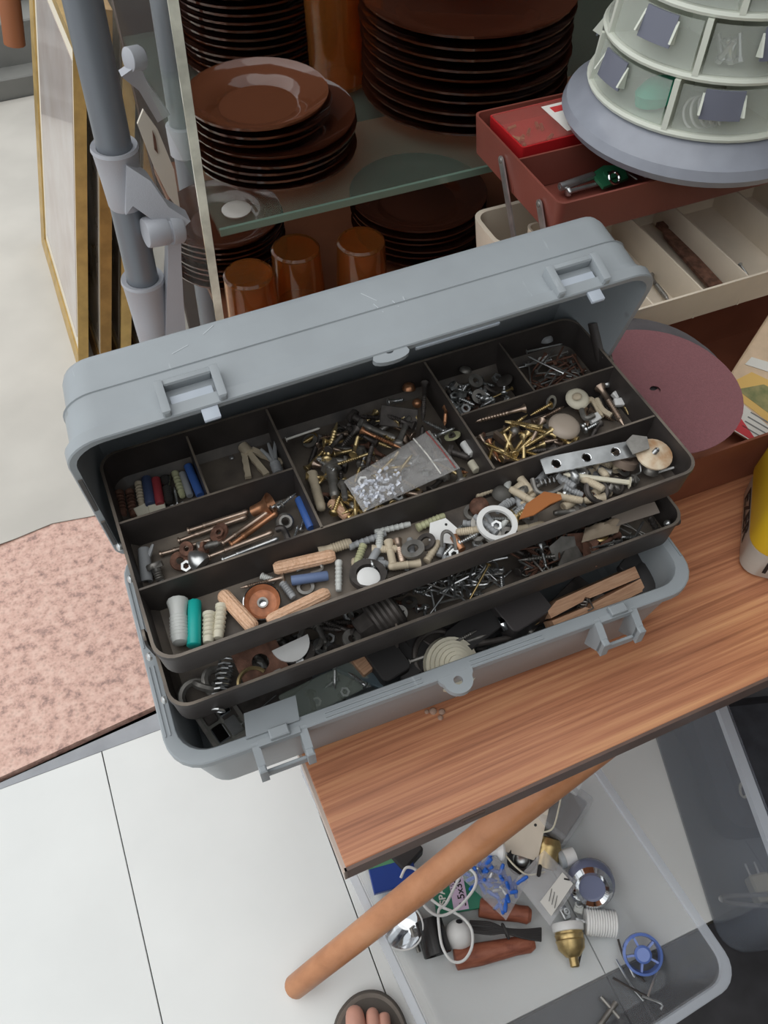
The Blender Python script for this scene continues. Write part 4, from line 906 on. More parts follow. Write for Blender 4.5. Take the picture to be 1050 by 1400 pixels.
# cable and plug in the tall box
pts = [P(1062, 1222, .06), P(1020, 1224, .06), P(990, 1226, .062), P(986, 1230, .062), P(1000, 1235, .06), P(1030, 1238, .058), P(1062, 1240, .056)]
solo('grey_cable', MB().tube(smooth_path(pts), 0.0032, 8), mat('grey_cable', rgb(150, 150, 150), 0.4), 'pale grey cable loop inside the tall box', 'cable')
pgc = thing('mains_plug', 'ivory plug lying beside the cable in the tall box', 'plug', P(1035, 1217, .03), -0.2)
part('plug_body', MB().box(-0.014, 0.016, -0.020, 0.018, 0, 0.026, 0.004, 0.003), M_ivory, pgc)
part('pin', MB().tube([(-0.006, 0.018, 0.012), (-0.006, 0.036, 0.012)], 0.002, 8), M_steel, pgc); part('pin', MB().tube([(0.008, 0.018, 0.012), (0.008, 0.036, 0.012)], 0.002, 8), M_steel, pgc)
solo('oval_ring', MB().torus(0.013, 0.0022, 0, 24, 8, 0.6), M_ivory, 'pale oval ring seen through the smoky side of the tall box', 'ring', None, flatM(P(1017, 1080, .12), 0.3, 0.9))
solo('dark_bundle', MB().box(-0.10, 0.12, -0.10, 0.10, 0, 0.10, 0.03, 0.02), mat('dark_cloth', rgb(56, 58, 64), 0.8, var=0.2, bump=0.4, bscale=60), 'dark grey bundle filling the tall storage box', 'bundle', None, Matrix.Translation((0.74, 0.22, 0.008)) @ Matrix.Rotation(radians(-16.5), 4, 'Z'))

# ================================================================== FOOT IN A SANDAL
FA = radians(-14)
fo = Matrix.Translation(tuple(P(500, 1358, 0.0)*1.0)) @ Matrix.Rotation(FA, 4, 'Z')
fo.translation.z = 0.0005
M_sole = mat('sandal_foam', rgb(118, 110, 102), 0.7, var=0.08, vscale=60)
M_soled = mat('sandal_edge', rgb(86, 80, 74), 0.7)
sd = thing('sandal', 'grey-brown open-toed sandal at the bottom edge', 'sandal'); sd.matrix_local = fo
def sole(s, z): # outline, toe at origin running to -y
    pts = [(0.0, 0.0), (0.022, -0.005), (0.040, -0.022), (0.050, -0.050), (0.050, -0.09), (0.040, -0.14), (0.034, -0.20), (0.032, -0.24), (0.018, -0.268), (-0.004, -0.272), (-0.024, -0.258), (-0.032, -0.225), (-0.034, -0.18), (-0.044, -0.12), (-0.052, -0.08), (-0.052, -0.050), (-0.042, -0.024), (-0.022, -0.006)]
    cy = -0.13
    pv = [Vector((x, y, 0)) for x, y in pts]; N_ = len(pv); pts = []
    for i in range(N_):
        p0, p1, p2, p3 = pv[i-1], pv[i], pv[(i+1) % N_], pv[(i+2) % N_]
        for k in range(4):
            t = k/4; q_ = 0.5*((2*p1)+(p2-p0)*t+(2*p0-5*p1+4*p2-p3)*t*t+(3*p1-p0-3*p2+p3)*t**3); pts.append((q_.x, q_.y))
    return [(x*s+0.0, (y-cy)*(1-(1-s)*0.6)+cy, z) for x, y in pts]
part('sole', MB().loops([sole(0.97, 0.0), sole(1.02, 0.004), sole(1.02, 0.018), sole(0.98, 0.022)]), M_soled, sd)
part('footbed', MB().loops([sole(0.97, 0.021), sole(0.955, 0.0235), sole(0.90, 0.0225), sole(0.86, 0.021), sole(0.5, 0.0205)]), M_sole, sd)
stp_ = []
for k in range(13):
    a = pi*k/12; x = -0.050*cos(a); stp_.append([(x, -0.085, 0.022+0.052*sin(a)), (x*1.01, -0.15, 0.022+0.062*sin(a)), (x*0.97, -0.15, 0.020+0.058*sin(a)), (x*0.96, -0.085, 0.020+0.048*sin(a))])
part('strap', MB().loops(stp_), M_soled, sd)
M_skin = mat('skin', rgb(196, 146, 128), 0.5, var=0.08, vscale=40)
me = bpy.data.meshes.new('person')
V = [(0.0, -0.16, 0.060), (0.0, -0.10, 0.046), (-0.016, -0.064, 0.038), (0.004, -0.062, 0.038), (0.018, -0.068, 0.036), (0.030, -0.078, 0.034),
     (-0.019, -0.040, 0.036), (-0.018, -0.014, 0.033), (0.005, -0.040, 0.036), (0.006, -0.021, 0.032), (0.020, -0.048, 0.035), (0.021, -0.030, 0.031), (0.032, -0.058, 0.033), (0.033, -0.046, 0.031), (0.039, -0.072, 0.032), (0.041, -0.060, 0.030),
     (0.0, -0.205, 0.075), (0.0, -0.225, 0.13), (0.0, -0.235, 0.26), (0.0, -0.215, 0.42), (0.0, -0.235, 0.045)]
Ed = [(0, 1), (1, 2), (1, 3), (1, 4), (1, 5), (2, 6), (6, 7), (3, 8), (8, 9), (4, 10), (10, 11), (5, 12), (12, 13), (5, 14), (14, 15), (0, 16), (16, 17), (17, 18), (18, 19), (16, 20)]
Rr = [0.032, 0.024, 0.017, 0.013, 0.012, 0.012, 0.0148, 0.0135, 0.0100, 0.0098, 0.0092, 0.0088, 0.0085, 0.008, 0.008, 0.0072, 0.034, 0.034, 0.046, 0.052, 0.026]
me.from_pydata(V, Ed, [])
po_ = bpy.data.objects.new('person', me); COL.objects.link(po_); po_.matrix_local = fo
po_.modifiers.new('skin', 'SKIN')
sv = me.skin_vertices[0].data
for i, r_ in enumerate(Rr): sv[i].radius = (r_, r_); sv[i].use_root = (i == 0)
sb = po_.modifiers.new('sub', 'SUBSURF'); sb.levels = 2; sb.render_levels = 2
po_.modifiers['skin'].use_smooth_shade = True
me.materials.append(M_skin)
tag(po_, 'bare foot of a person standing in the sandal, toes showing at bottom', 'person')
for (x, y, z, s_) in ((-0.0182, -0.034, 0.0462, 0.85), (0.0055, -0.0375, 0.0425, 0.55), (0.0205, -0.0455, 0.0405, 0.5)):
    part('toenail', MB().lathe([(0.0062*s_, -0.001), (0.0058*s_, 0.0004), (0.003*s_, 0.0008)], 14).xf(Matrix.Translation((x, y, z)) @ Matrix.Rotation(-0.25, 4, 'X')), mat('nail', rgb(200, 158, 142), 0.35), po_)
part('trouser_leg', MB().lathe([(0.060, 0.17), (0.066, 0.17), (0.082, 0.50), (0.076, 0.50)], 24, False, False).xf(Matrix.Translation((0, -0.235, 0))), mat('denim', rgb(60, 66, 84), 0.85, var=0.15, vscale=200), po_)

# ================================================================== HARDWARE IN THE TOOLBOX
_mc = {}
def cached(key, f):
    if key not in _mc: _mc[key] = f().mesh(key[0], 50)
    return _mc[key]
def q4(x): return round(x*2500)/2500
def screw_me(L_, d, head='flat'):
    L_, d = q4(L_), round(d, 4)
    def mk():
        r = d/2; pr = []
        if head == 'flat': pr += [(r*0.5, 0.0006), (r*1.85, 0.0), (r*1.95, 0.0004), (r*0.95, r*1.7)]; s = r*1.7
        elif head == 'pan': pr += [(r*0.3, -r*1.1), (r*1.2, -r*1.0), (r*1.9, -r*0.4), (r*1.95, 0.0), (r*0.9, 0.0002)]; s = 0.0004
        else: pr += [(r*0.9, 0)]; s = 0.0003
        n = max(5, min(13, int((L_-s)/(d*0.5))))
        pr.append((r*0.8, s+0.0006+(0.22*L_ if head == 'flat' else 0)))
        z0 = pr[-1][1]
        for k in range(n):
            t = (k+0.5)/n; z = z0+(L_-z0)*t*0.98; rr = r*(1 if t < .75 else 1-(t-.75)*3.2)
            pr.append((max(rr, r*.2), z)); pr.append((max(rr*0.68, r*.12), z+(L_-z0)/n*0.5))
        pr.append((r*0.08, L_))
        return MB().lathe(pr, 8)
    return cached(('screw', L_, d, head), mk)
def nail_me(L_, d):
    L_ = q4(L_); return cached(('nail', L_, d), lambda: MB().lathe([(d*0.5, -0.0004), (d*1.15, -0.0003), (d*1.15, 0.0004), (d*0.5, 0.0006), (d*0.5, L_*0.93), (d*0.05, L_)], 7))
def bolt_me(L_, d):
    L_ = q4(L_)
    def mk():
        r = d/2; mb = MB().loops([circ(r*1.6, -d*0.62, 6), circ(r*1.85, -d*0.5, 6), circ(r*1.85, 0, 6)])
        pr = [(r, 0)]; n = max(4, min(12, int(L_/d*2.2)))
        for k in range(n): z = L_*(0.25+0.73*k/n); pr += [(r, z), (r*0.84, z+L_*0.36/n)]
        pr.append((r*0.7, L_)); return mb.lathe(pr, 8)
    return cached(('bolt', L_, d), mk)
def rod_me(L_, d, ends=1):
    L_ = q4(L_)
    def mk():
        r = d/2; pr = [(r*.7, 0), (r*1.25, 0.0004), (r*1.25, 0.002), (r*.8, 0.0025), (r*.8, L_*.25), (r*1.1, L_*.26), (r*1.1, L_*.30), (r, L_*.31), (r, L_*.9), (r*1.15, L_*.91), (r*1.15, L_*.97), (r*.6, L_)]
        return MB().lathe(pr, 10)
    return cached(('rod', L_, d), mk)
def plug_me(L_, d, style=0):
    L_ = q4(L_); d = round(d, 4)
    def mk():
        r = d/2
        if style == 0:   # flared neck, ribbed body
            pr = [(r*.55, 0.001), (r*1.2, 0), (r*1.22, L_*.05), (r*.98, L_*.2), (r*.9, L_*.38)]
            for k in range(7): z = L_*(.40+.075*k); pr += [(r*1.02, z), (r*.9, z+L_*.05)]
            pr += [(r*.8, L_*.97), (r*.4, L_)]
        elif style == 1: # straight with steps
            pr = [(r*.4, 0), (r, 0.0004)]
            for k in range(6): z = L_*(.12+.13*k); pr += [(r, z), (r*.82, z+L_*.02), (r*.86, z+L_*.10)]
            pr += [(r*.75, L_*.98), (r*.3, L_)]
        else:            # smooth tube
            pr = [(r*.55, L_*0.06), (r*.6, 0), (r, 0.0003), (r, L_*.97), (r*.85, L_), (r*.5, L_)]
        return MB().lathe(pr, 12)
    return cached(('wall_plug', L_, d, style), mk)
def flute_me(L_, d, n=14, tip=0.10):
    L_ = q4(L_); d = round(d, 4)
    def mk():
        r = d/2; ls = []
        for z, k in ((0, .62), (L_*tip*.5, .93), (L_*tip, 1), (L_*(1-tip), 1), (L_*(1-tip*.5), .93), (L_, .62)):
            ls.append([((r*k*(1 if i % 2 else .90))*cos(pi*i/n), (r*k*(1 if i % 2 else .90))*sin(pi*i/n), z) for i in range(2*n)])
        return MB().loops(ls)
    return cached(('dowel', L_, d, n, tip), mk)
def nut_me(d): return cached(('nut', d), lambda: MB().ring([circ(d*.28, 0, 6), circ(d*.5, 0, 6), circ(d*.5, d*.42, 6), circ(d*.28, d*.42, 6)]))
def washer_me(R, r, t): return cached(('washer', round(R, 4), round(r, 4), t), lambda: MB().annulus(R, r, 0, t, 22))
def cap_me(R, hh): return cached(('cap', round(R, 4), round(hh, 4)), lambda: MB().lathe([(R*.8, 0), (R, hh*.1), (R*.98, hh*.45), (R*.75, hh*.85), (R*.35, hh), (R*.05, hh*1.02)], 22))
def hook_me(kind):
    def mk():
        if kind == 'L': ps = [(0, 0, 0), (0.022, 0, 0), (0.025, 0.001, 0), (0.026, 0.004, 0), (0.026, 0.013, 0)]
        elif kind == 'cup': ps = [(0, 0, 0), (0.014, 0, 0)]+[(0.020+0.006*sin(a), 0.006-0.006*cos(a), 0) for a in (0, .6, 1.2, 1.8, 2.4, 3.0, 3.6, 4.1)]
        else: ps = [(0, 0, 0), (0.02, 0, 0), (0.023, 0.003, 0), (0.02, 0.006, 0), (0.004, 0.006, 0)]
        return MB().tube([(x-.013, y-.004, z) for x, y, z in ps], 0.0011, 6)
    return cached(('hook', kind), mk)

def rod(name, mef, x1, y1, x2, y2, h1, h2, zf, m, label, cat, group=None, *args):
    a, b = P(x1, y1, zf+h1), P(x2, y2, zf+h2)
    if args: args = (round(args[0]*.83, 4),)+tuple(args[1:])
    me = mef((b-a).length, *args)
    return solo(name, me, m, label, cat, group, axisM(a, b, random.uniform(0, 6)))
def flat(name, me, x, y, hz, zf, m, label, cat, group=None, rz=None, tx=0, ty=0, s=1):
    return solo(name, me, m, label, cat, group, flatM(P(x, y, zf+hz), random.uniform(0, 6) if rz is None else rz, tx, ty, s*.79))
Z1, Z2, Z0 = TR1Z, TR2Z, TZ+0.0055
def T1W(u, v, hz=0):
    a = T1(u, v, 0.003+hz); return B(a[0], a[1], a[2]-BH)
def T2W(u, v, hz=0):
    a = T2(u, v, 0.003+hz); return B(a[0], a[1], a[2]-BH)

# ---- rear left compartment: fuses and plugs standing in a row
def cyl(x1, y1, x2, y2, d, m, label, cat='plug', style=2, name='wall_plug', h=None, zf=Z1, group=None):
    h = d/2 if h is None else h
    hh = h if isinstance(h, tuple) else (h, h)
    return rod(name, plug_me, x1, y1, x2, y2, hh[0], hh[1], zf, m, label, cat, group, d, style)
A = 'in the rear left compartment'
cyl(163, 672, 169, 706, .0095, M_rust, 'brown cartridge fuse leftmost '+A, 'fuse', 1, 'fuse')
cyl(177, 671, 183, 706, .0095, M_rust, 'brown cartridge fuse second from the left '+A, 'fuse', 1, 'fuse')
cyl(189, 660, 194, 691, .0085, M_beige, 'ribbed tan fuse between brown and navy ones '+A, 'fuse', 1, 'fuse', h=.008)
cyl(200, 654, 206, 690, .0115, M_navy, 'navy blue plastic plug '+A, h=.009)
cyl(213, 655, 219, 690, .0100, M_red, 'dark red plastic plug '+A, h=.009)
cyl(226, 654, 231, 689, .0110, mat('dark_glass', rgb(58, 56, 54), 0.2, coat=.5), 'dark glass fuse with steel ends '+A, 'fuse', 0, 'fuse')
cyl(239, 646, 250, 680, .0085, M_greenivory, 'greenish ribbed fuse with round metal tip '+A, 'fuse', 1, 'fuse')
cyl(249, 647, 260, 678, .0080, M_greyplug, 'grey plastic plug behind the bright blue one '+A)
cyl(257, 637, 274, 677, .0100, M_blue, 'bright blue plastic plug leaning on the divider '+A)
rod('screw', screw_me, 243, 690, 238, 666, .003, .008, Z1, M_steel, 'small steel screw beside the dark glass fuse', 'screw', None, .0035, 'pan')
for (x, y, r_, m, lb) in ((197, 699, .2, M_ivory, 'ivory square card piece in front of the navy plug'), (216, 698, -.1, M_ivory, 'ivory square card piece in front of the red plug')):
    solo('card_piece', MB().box(-.0075, .0075, -.006, .006, 0, .003, bev=.0006), m, lb, 'card', None, flatM(P(x, y, Z1+.004), r_, .5))
for i, (x, y) in enumerate(((263, 686), (250, 690), (236, 694))):
    flat('nut', nut_me(.006), x, y, .002, Z1, M_steel, 'tiny steel nut among the fuses '+A, 'nut', 'tiny nuts beside the fuses', tx=.4)
# ---- second rear compartment
sp = thing('spread_anchor', 'beige hollow-wall anchor with three spread toothed legs', 'anchor', P(332, 610, Z1+.004))
part('collar', plug_me(.012, .011, 2), M_beige, sp, None, Matrix.Rotation(.25, 4, 'Z') @ Matrix.Rotation(pi/2, 4, 'X'))
for aa, L_ in ((-.42, .030), (-.02, .034), (.42, .036)):
    lg = MB(); n = 6
    lg.loops([[(-.003+.0007*(k % 2), -.010-L_*k/n, -.002), (.003, -.010-L_*k/n, -.002), (.003, -.010-L_*k/n, .002), (-.003+.0007*(k % 2), -.010-L_*k/n, .002)] for k in range(n+1)])
    part('leg', lg, M_beige, sp, None, Matrix.Rotation(.25+aa, 4, 'Z'))
ga_ = thing('split_plug', 'grey split wall plug beside the beige spread anchor', 'wall plug', P(381, 648, Z1+.005))
d_ = P(366, 606, Z1+.008)-P(381, 648, Z1+.005)
part('body', plug_me(.016, .0105, 1), M_greyplug, ga_, None, axisM((0, 0, 0), d_))
for k in (-1, 0, 1):
    dd = Vector(d_).normalized(); off = Vector((.004*k, .002*k, .002))
    part('leg', MB().tube([dd*.012, dd*.024+off, dd*.034+off*2.2], [.0028, .0022, .0013], 7), M_greyplug, ga_)
flat('disc', cap_me(.003, .002), 317, 626, 0, Z1, M_steel, 'tiny steel disc left of the spread anchor', 'disc')

# ---- left middle compartment: expansion bolts
Cm = 'in the left middle compartment'
for i, (x1, y1, x2, y2, h1, h2, d, m) in enumerate(((256, 726, 340, 699, .006, .010, .0062, M_bronze), (243, 740, 338, 706, .004, .008, .0058, M_bronze), (218, 758, 290, 738, .004, .006, .0056, M_bronze),
        (303, 744, 368, 699, .012, .016, .0060, M_bronze), (315, 746, 379, 700, .012, .016, .0066, M_copper), (284, 762, 374, 727, .010, .014, .0062, M_bronze), (303, 766, 381, 736, .006, .010, .0054, M_steel))):
    rod('expansion_bolt', rod_me, x1, y1, x2, y2, h1, h2, Z1, m, ['bronze expansion bolt at the back', 'bronze expansion bolt second from the back', 'bronze bolt lying lowest at the left', 'upper bronze bolt of the crossing pair', 'thick copper-toned bolt of the crossing pair', 'long bronze bolt near the front divider', 'slim steel bolt nearest the front divider'][i]+' '+Cm, 'bolt', 'expansion bolts in the left middle compartment', d)
fc = P(362, 692, Z1+.018)
solo('flared_sleeve', MB().lathe([(.003, 0), (.005, .001), (.0055, .010), (.006, .013), (.0105, .020), (.0100, .020), (.005, .013)], 16), M_copper, 'flared copper sleeve on the bronze bolts', 'sleeve', None, axisM(P(344, 700, Z1+.012), fc))
flat('washer', washer_me(.0115, .005, .003), 301, 729, .012, Z1, M_rust, 'rusty round washer on the bronze bolts', 'washer', tx=.5)
flat('nut', nut_me(.012), 301, 730, .016, Z1, M_rust, 'rusty nut inside the round washer', 'nut', tx=.3)
flat('washer', washer_me(.011, .0045, .003), 246, 768, .006, Z1, M_rust, 'rusty ring washer near the front wall '+Cm, 'washer', tx=.4)
flat('washer', washer_me(.008, .003, .003), 256, 750, .012, Z1, M_rust, 'small rust-brown washer above the ring washer', 'washer', tx=.6)
rod('bolt', bolt_me, 276, 748, 301, 742, .012, .010, Z1, M_dull, 'threaded bolt with rusty hexagon head across the bronze bolts', 'bolt', None, .008)
flat('nut', nut_me(.015), 275, 750, .012, Z1, M_rust, 'brown hexagon nut on the threaded bolt', 'nut', tx=1.2, rz=1.2)
solo('acorn_nut', MB().lathe([(.009, 0), (.0095, .004), (.008, .009), (.004, .014), (.001, .016)], 16), M_steel, 'shiny acorn nut lying on its side', 'nut', None, axisM(P(277, 772, Z1+.008), P(262, 758, Z1+.012)))
flat('nut', nut_me(.013), 257, 775, .006, Z1, M_steel, 'bright steel nut nearest the front divider', 'nut', tx=.4)
rod('bolt', bolt_me, 213, 777, 219, 793, .010, .004, Z1, M_dull, 'short bolt with round grey head at the left end '+Cm, 'bolt', None, .010)
pg = thing('toggle_plug', 'long grey plastic toggle plug at the left end wall', 'wall plug', P(201, 796, Z1+.004))
dd = P(196, 745, Z1+.012)-P(201, 796, Z1+.004)
part('body', plug_me(dd.length*.9, .0105, 2), M_greyplug, pg, None, axisM((0, 0, 0), dd))
part('fin', MB().tube([dd*.5, dd*.75+Vector((.006, 0, .002)), dd*.86+Vector((.009, 0, .004))], [.003, .002, .001], 6), M_greyplug, pg)
rod('dark_pin', nail_me, 222, 792, 214, 800, .003, .003, Z1, M_steel, 'short bright pin below the grey bolt', 'pin', None, .002)
for i, (x1, y1, x2, y2, m) in enumerate(((380, 694, 405, 674, M_steel), (386, 690, 398, 678, M_dull), (372, 694, 386, 684, M_steel))):
    rod('screw', screw_me, x1, y1, x2, y2, .014, .016, Z1, m, ['bright long screw at the back right corner ', 'dull screw under the bright one at the back ', 'short steel screw beside the copper sleeve '][i]+Cm, 'screw', None, .004, 'pan')
solo('coil_nut', MB().torus(.006, .0022, 0, 16, 6).torus(.006, .0022, .004, 16, 6).torus(.005, .002, .008, 16, 6), M_dull, 'small steel coil at the right '+Cm, 'coil', None, flatM(P(389, 714, Z1+.006), 0, .6))
cyl(409, 682, 426, 722, .0105, M_blue, 'bright blue tube plug against the right wall '+Cm, h=.009)
solo('bent_hook', MB().tube(smooth_path([P(378, 724, Z1+.012), P(386, 722, Z1+.014), P(391, 730, Z1+.01), P(396, 742, Z1+.006)]), .003, 8), M_dark, 'dark bent hook over the steel bolt', 'hook')
for x, y in ((411, 724), (402, 736)): rod('screw', screw_me, x, y, x+5, y-18, .003, .008, Z1, M_steel, 'small bright screw under the blue tube plug', 'screw', 'screws under the blue plug', .0035, 'pan')

# ---- heaps
def heap(n, frame, u0, u1, v0, v1, hmax, kinds, where, base=0.002, shape=1.0):
    """kinds: list of (weight, name, maker(L), (Lmin,Lmax), material, label, cat)"""
    wsum = sum(k[0] for k in kinds)
    for i in range(n):
        t = random.uniform(0, wsum)
        for k in kinds:
            t -= k[0]
            if t <= 0: break
        _, name, mk, (l0, l1), m, lb, cat = k
        L_ = round(random.uniform(l0, l1)/.004)*.004 if l1 > 0 else 0
        for tr in range(20):
            mg = .013 if name == 'hook' else .008 if l1 == 0 else 0
            u, v = random.uniform(u0+mg, u1-mg), random.uniform(v0+mg, v1-mg); a = random.uniform(0, 2*pi)
            du, dv = L_*cos(a), L_*sin(a)
            if u0 <= u+du <= u1 and v0 <= v+dv <= v1: break
        else: continue
        cu = 1-abs((u+du/2-(u0+u1)/2)/((u1-u0)/2)); cv = 1-abs((v+dv/2-(v0+v1)/2)/((v1-v0)/2))
        top = base+hmax*(0.25+0.75*min(1, 2*min(cu, cv)))*(i/n)**0.8
        p = frame(u, v, top); q = frame(u+du, v+dv, max(base, top+random.uniform(-.35, .35)*min(L_, .02)))
        qd = ('back' if v+dv/2 > (v0+v1)/2 else 'front')+(' right' if u+du/2 > (u0+u1)/2 else ' left')+' part'
        lbl = lb+' '+where+', '+qd; grp = lb+' '+where+' '+qd
        if l1 > 0: solo(name, mk(L_), m, lbl, cat, grp, axisM(p, q, random.uniform(0, 6)))
        else: solo(name, mk(0), m, lbl, cat, grp, flatM(p, random.uniform(0, 6), random.uniform(-.5, .5), random.uniform(-.5, .5)))
K_brass = (3, 'screw', lambda L: screw_me(L, .0042, 'flat'), (.022, .040), M_gold, 'yellow wood screw', 'screw')
K_brassp = (1.5, 'screw', lambda L: screw_me(L, .0046, 'pan'), (.016, .030), M_brass, 'brass pan-head screw', 'screw')
K_bronze = (1.5, 'screw', lambda L: screw_me(L, .0050, 'flat'), (.022, .036), M_bronze, 'bronze-toned screw', 'screw')
K_zinc = (2, 'screw', lambda L: screw_me(L, .0040, 'pan'), (.012, .024), M_steel, 'bright zinc screw', 'screw')
K_dark = (2, 'screw', lambda L: screw_me(L, .0050, 'flat'), (.022, .040), M_dark, 'dark iron screw', 'screw')
K_rust = (1, 'screw', lambda L: screw_me(L, .0046, 'flat'), (.018, .034), M_rust, 'rusty screw', 'screw')
K_bolt = (1.5, 'bolt', lambda L: bolt_me(L, .0060), (.016, .028), M_dull, 'dull hexagon bolt', 'bolt')
K_nut = (1, 'nut', lambda L: nut_me(.010), (0, 0), M_steel, 'steel nut', 'nut')
K_wash = (1, 'washer', lambda L: washer_me(.0075, .0032, .0014), (0, 0), M_dull, 'dull washer', 'washer')
K_nail = (3, 'nail', lambda L: nail_me(L, .0018), (.026, .048), M_dull, 'thin steel nail', 'nail')
K_nailr = (3, 'nail', lambda L: nail_me(L, .0020), (.024, .046), M_rust, 'rusty brown nail', 'nail')
K_nailb = (1, 'nail', lambda L: nail_me(L, .0018), (.026, .044), M_steel, 'bright nail', 'nail')
K_plugg = (2, 'wall_plug', lambda L: plug_me(L, .0070, 1), (.018, .030), M_greyplug, 'grey wall plug', 'wall plug')
K_plugb = (2, 'wall_plug', lambda L: plug_me(L, .0072, 0), (.020, .030), M_beige, 'beige wall plug', 'wall plug')
K_hookL = (2, 'hook', lambda L: hook_me('L'), (0, 0), M_steel, 'bent steel hook', 'hook')
K_hookC = (2, 'hook', lambda L: hook_me('cup'), (0, 0), M_steel, 'curled steel cup hook', 'hook')
K_hookU = (1, 'hook', lambda L: hook_me('U'), (0, 0), M_dull, 'dull steel staple hook', 'hook')

Dm = 'in the large middle compartment'
heap(34, T1W, .166, .316, .080, .205, .010, [K_dark, K_rust, K_bolt, K_bronze, K_wash], Dm)
heap(60, T1W, .168, .314, .082, .200, .022, [K_brass, K_brassp, K_bronze, K_zinc, K_dark, K_bolt, K_nut], Dm, .006)
# particular pieces on top of the heap
def scr(x1, y1, x2, y2, h1, h2, d, head, m, label, zf=Z1): return rod('screw', screw_me, x1, y1, x2, y2, h1, h2, zf, m, label, 'screw', None, d, head)
rod('nail', nail_me, 391, 601, 438, 585, .024, .026, Z1, M_card, 'white headless nail lying at the upper left of the screws', 'nail', None, .0026)
scr(447, 628, 461, 577, .022, .026, .0072, 'pan', M_gold, 'stout brass machine screw with round head at left of the heap')
scr(494, 588, 549, 613, .026, .022, .0052, 'flat', M_copper, 'copper wood screw pointing at the clear bag')
scr(511, 618, 455, 637, .024, .020, .0046, 'flat', M_gold, 'slim brass screw below the copper one')
scr(581, 524, 578, 577, .022, .020, .0060, 'flat', M_dark, 'black screw standing behind the clear bag')
scr(610, 557, 608, 582, .020, .020, .0050, 'flat', M_copper, 'reddish screw near the right divider behind the bag')
flat('dome', cap_me(.0085, .010), 559, 534, .014, Z1, M_copper, 'round copper cap at the back of the heap', 'cap', tx=.5)
flat('dome', cap_me(.006, .008), 569, 553, .018, Z1, M_copper, 'small copper cap behind the black screw', 'cap', tx=.4)
scr(530, 550, 553, 546, .020, .018, .0052, 'flat', M_steel, 'ribbed silver screw at the back of the heap')
rod('bolt', bolt_me, 497, 582, 541, 600, .018, .020, Z1, M_dull, 'large dull bolt under the copper screw', 'bolt', None, .0085)
rod('bolt', bolt_me, 485, 570, 512, 588, .016, .016, Z1, M_dark, 'dark bolt above the large dull one', 'bolt', None, .009)
solo('metal_plate', MB().box(-.018, .018, -.010, .010, 0, .002, bev=.0005), M_dark, 'flat dark metal plate behind the dull bolts', 'plate', None, flatM(P(545, 571, Z1+.022), -.5, .5, .2))
rod('bolt', bolt_me, 545, 606, 560, 570, .022, .024, Z1, M_dull, 'slotted grey bolt just above the clear bag', 'bolt', None, .0075)
scr(594, 597, 622, 585, .022, .022, .0046, 'flat', M_steel, 'bright screw beside the bag zip')
flat('washer', washer_me(.010, .0035, .002), 619, 597, .018, Z1, M_greenivory, 'greenish washer right of the bag zip', 'washer', tx=.5)
flat('nut', nut_me(.009), 619, 597, .020, Z1, M_dark, 'dark nut inside the greenish washer', 'nut', tx=.5)
cyl(634, 606, 645, 622, .010, M_white, 'white plastic stub near the right divider', style=2, h=.016)
cyl(644, 632, 652, 644, .010, M_ivory, 'ivory plastic stub in the front right corner of the heap', style=2, h=.010)
rod('bolt', bolt_me, 618, 618, 642, 626, .016, .014, Z1, M_dark, 'smooth dark stud right of the clear bag', 'bolt', None, .009)
scr(604, 644, 640, 646, .010, .010, .0050, 'flat', M_copper, 'copper screw peeking below the bag corner')
cyl(426, 648, 440, 698, .0115, M_beige, 'long beige wall plug against the left divider', style=0, h=.012)
rod('bolt', bolt_me, 453, 642, 458, 680, .016, .016, Z1, M_dull, 'thick grey bolt with coarse thread left of the bag', 'bolt', None, .0125)
rod('dowel', flute_me, 451, 686, 476, 708, .010, .010, Z1, M_dowel, 'short wooden dowel in the front left corner of the heap', 'dowel', None, .0115)
heap(14, T1W, .175, .230, .078, .120, .014, [K_brassp, K_zinc, K_brass], Dm, .006)
# zip bag
zq = [P(470, 658, Z1+.030), P(497, 700, Z1+.026), P(629, 640, Z1+.027), P(587, 588, Z1+.034)]
zb = thing('zip_bag', 'crumpled clear zip bag holding small white crystals and screws', 'bag', zq[0]); n = 16; mb = MB()
for s_ in (1, -1):
    b0 = len(mb.v)
    for i in range(n+1):
        for j in range(n+1):
            u, v = i/n, j/n; p = zq[0]*(1-u)*(1-v)+zq[1]*u*(1-v)+zq[2]*u*v+zq[3]*(1-u)*v
            e = (16*u*(1-u)*v*(1-v))**.5
            cr = .0022*sin(i*1.9+j*.7)*sin(j*1.3-i*.5)+.0012*sin(i*.8-j*2.1)
            mb.v.append(tuple(p+Vector((0, 0, e*(s_*.006+cr)+s_*.0002))-zq[0]))
    for i in range(n):
        for j in range(n): a = b0+i*(n+1)+j; mb.f.append((a, a+1, a+n+2, a+n+1))
part('film', mb, alpha_mat('zip_film', rgb(214, 212, 210), 0.30, 0.10, bump=0.6, bscale=160), zb)
def zp(u, v, dz=0): return zq[0]*(1-u)*(1-v)+zq[1]*u*(1-v)+zq[2]*u*v+zq[3]*(1-u)*v+Vector((0, 0, dz))-zq[0]
part('zip_line', MB().tube([zp(.02, .955, .002), zp(.5, .955, .003), zp(.98, .955, .002)], .0007, 5), mat('red_zip', rgb(150, 70, 66), .5), zb, 'red zip line')
part('zip_line', MB().tube([zp(.02, .80, .003), zp(.5, .80, .005), zp(.98, .80, .003)], .0008, 5), M_card, zb, 'white seal ridge')
cry = MB().box(-.0022, .0022, -.0011, .0011, -.0009, .0009).mesh('crystal')
M_cry = mat('white_crystal', rgb(226, 230, 240), .2, coat=.4)
